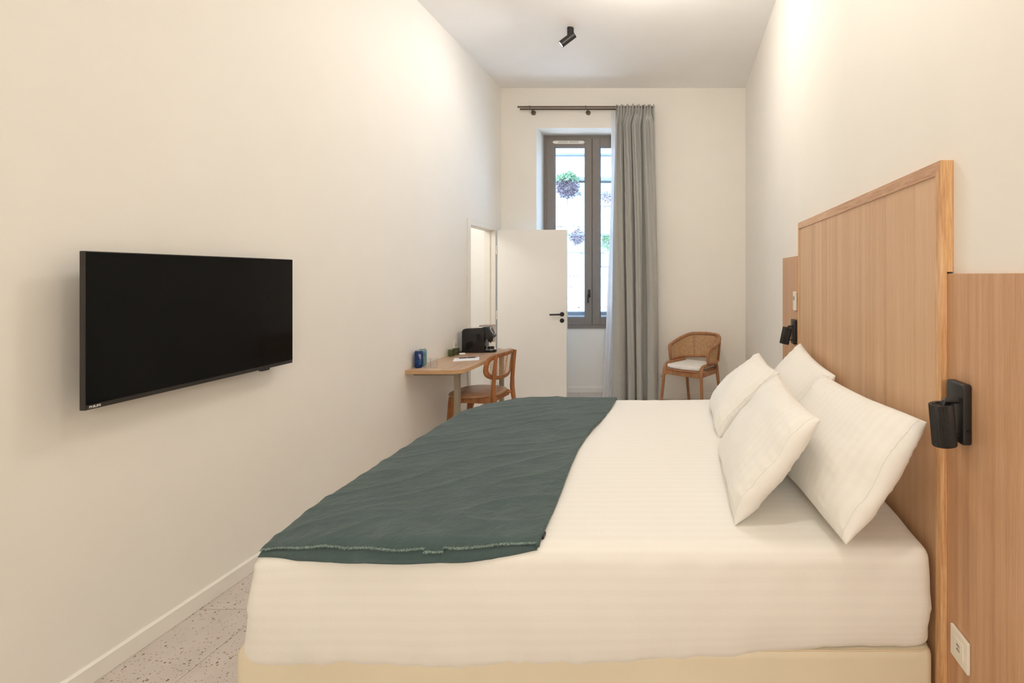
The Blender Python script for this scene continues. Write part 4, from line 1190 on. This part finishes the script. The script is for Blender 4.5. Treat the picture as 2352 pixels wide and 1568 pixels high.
# horseshoe back: param t in [-1,1]; s: 0 bottom .. 1 top
def plan(t):
    # plan curve from left arm front (t=-1) round the back to the right arm front
    a = t * 112
    rx, ry = 0.272, 0.285
    x = rx * math.sin(R(a)); y = 0.02 + ry * math.cos(R(a))
    return x, y
def topz(t):
    k = abs(t)
    return 0.818 - 0.105 * sstep(0.28, 1.0, k) - 0.01 * k
def botz(t): return 0.535 + 0.012 * (1 - abs(t))
def amap(u, v, o=0.0):
    # u in [-1,1], v in [0,1]
    x, y = plan(u); fl = 1.0 + 0.07 * v
    xx, yy = x * fl, 0.02 + (y - 0.02) * fl
    k = 1 - o / 0.28
    return Vector((xx * k, 0.02 + (yy - 0.02) * k, botz(u) + (topz(u) - botz(u)) * v))
pts = []
for k in range(61): u = -0.93 + 1.86 * k / 60; pts.append(amap(u, 1.0))
right = [amap(0.985, 0.95), amap(1.0, 0.80), amap(1.0, 0.5), amap(1.0, 0.2), amap(0.985, 0.04)]
bottom = [amap(0.94 - 1.88 * k / 40, 0.0) for k in range(41)]
left = [amap(-0.985, 0.04), amap(-1.0, 0.2), amap(-1.0, 0.5), amap(-1.0, 0.80), amap(-0.985, 0.95)]
g = nb(); tube(g, pts + right + bottom + left, [0.019] * len(pts) + [0.019] * 5 + [0.015] * 41 + [0.019] * 5, 12, closed=True)
fr = obj('backrest_frame', g, M['teak_arm'], ac, smooth=60, local=True)
Lc = 1.12; Hc = 0.29
def amap2(u, v, o=0.0): return amap(u / (Lc / 2), v / Hc, o * 3)
g = weave(amap2, lambda u, v: abs(u) < Lc / 2 and 0 <= v <= Hc, -Lc / 2, Lc / 2, 0, Hc, 0.0125, 0.0125, 0.0034)
tag(obj('cane_webbing', g, M['cane'], fr, local=True, label='woven cane back'), kind='stuff')
g = nb(); 
for dx in (-0.182, -0.154):
    prev = None
    for k in range(24):
        v = Hc * k / 23
        cur = (g.verts.new(amap2(dx - 0.005, v, 0.001)), g.verts.new(amap2(dx + 0.005, v, 0.001)))
        if prev: g.faces.new((prev[0], prev[1], cur[1], cur[0]))
        prev = cur
obj('centre_strip', g, M['cane'], fr, local=True)
g = nb()
for k in range(22):
    for dx in (-0.173, -0.163):
        v = Hc * (k + .5) / 22
        vs = [g.verts.new(amap2(dx + a, v + b_, 0.0014)) for a, b_ in ((-.002, -.003), (.002, -.003), (.002, .003), (-.002, .003))]
        g.faces.new(vs)
obj('lacing_holes', g, M['joint'], fr, local=True)
for s in (-1, 1):
    g = nb(); p0 = amap(s * 0.62, 0.97, -0.012); p1 = amap(s * 0.62, 0.0, -0.012); tube(g, [p0, (p0 + p1) / 2, p1], 0.010, 8)
    obj('back_post', g, M['teak'], fr, smooth=60, local=True)
    g = nb(); q = amap(s * 0.80, 0.0); tube(g, [q, Vector((q.x * 0.97, q.y, 0.516))], 0.012, 8)
    obj('joint_block', g, M['teak_arm'], ac, local=True)
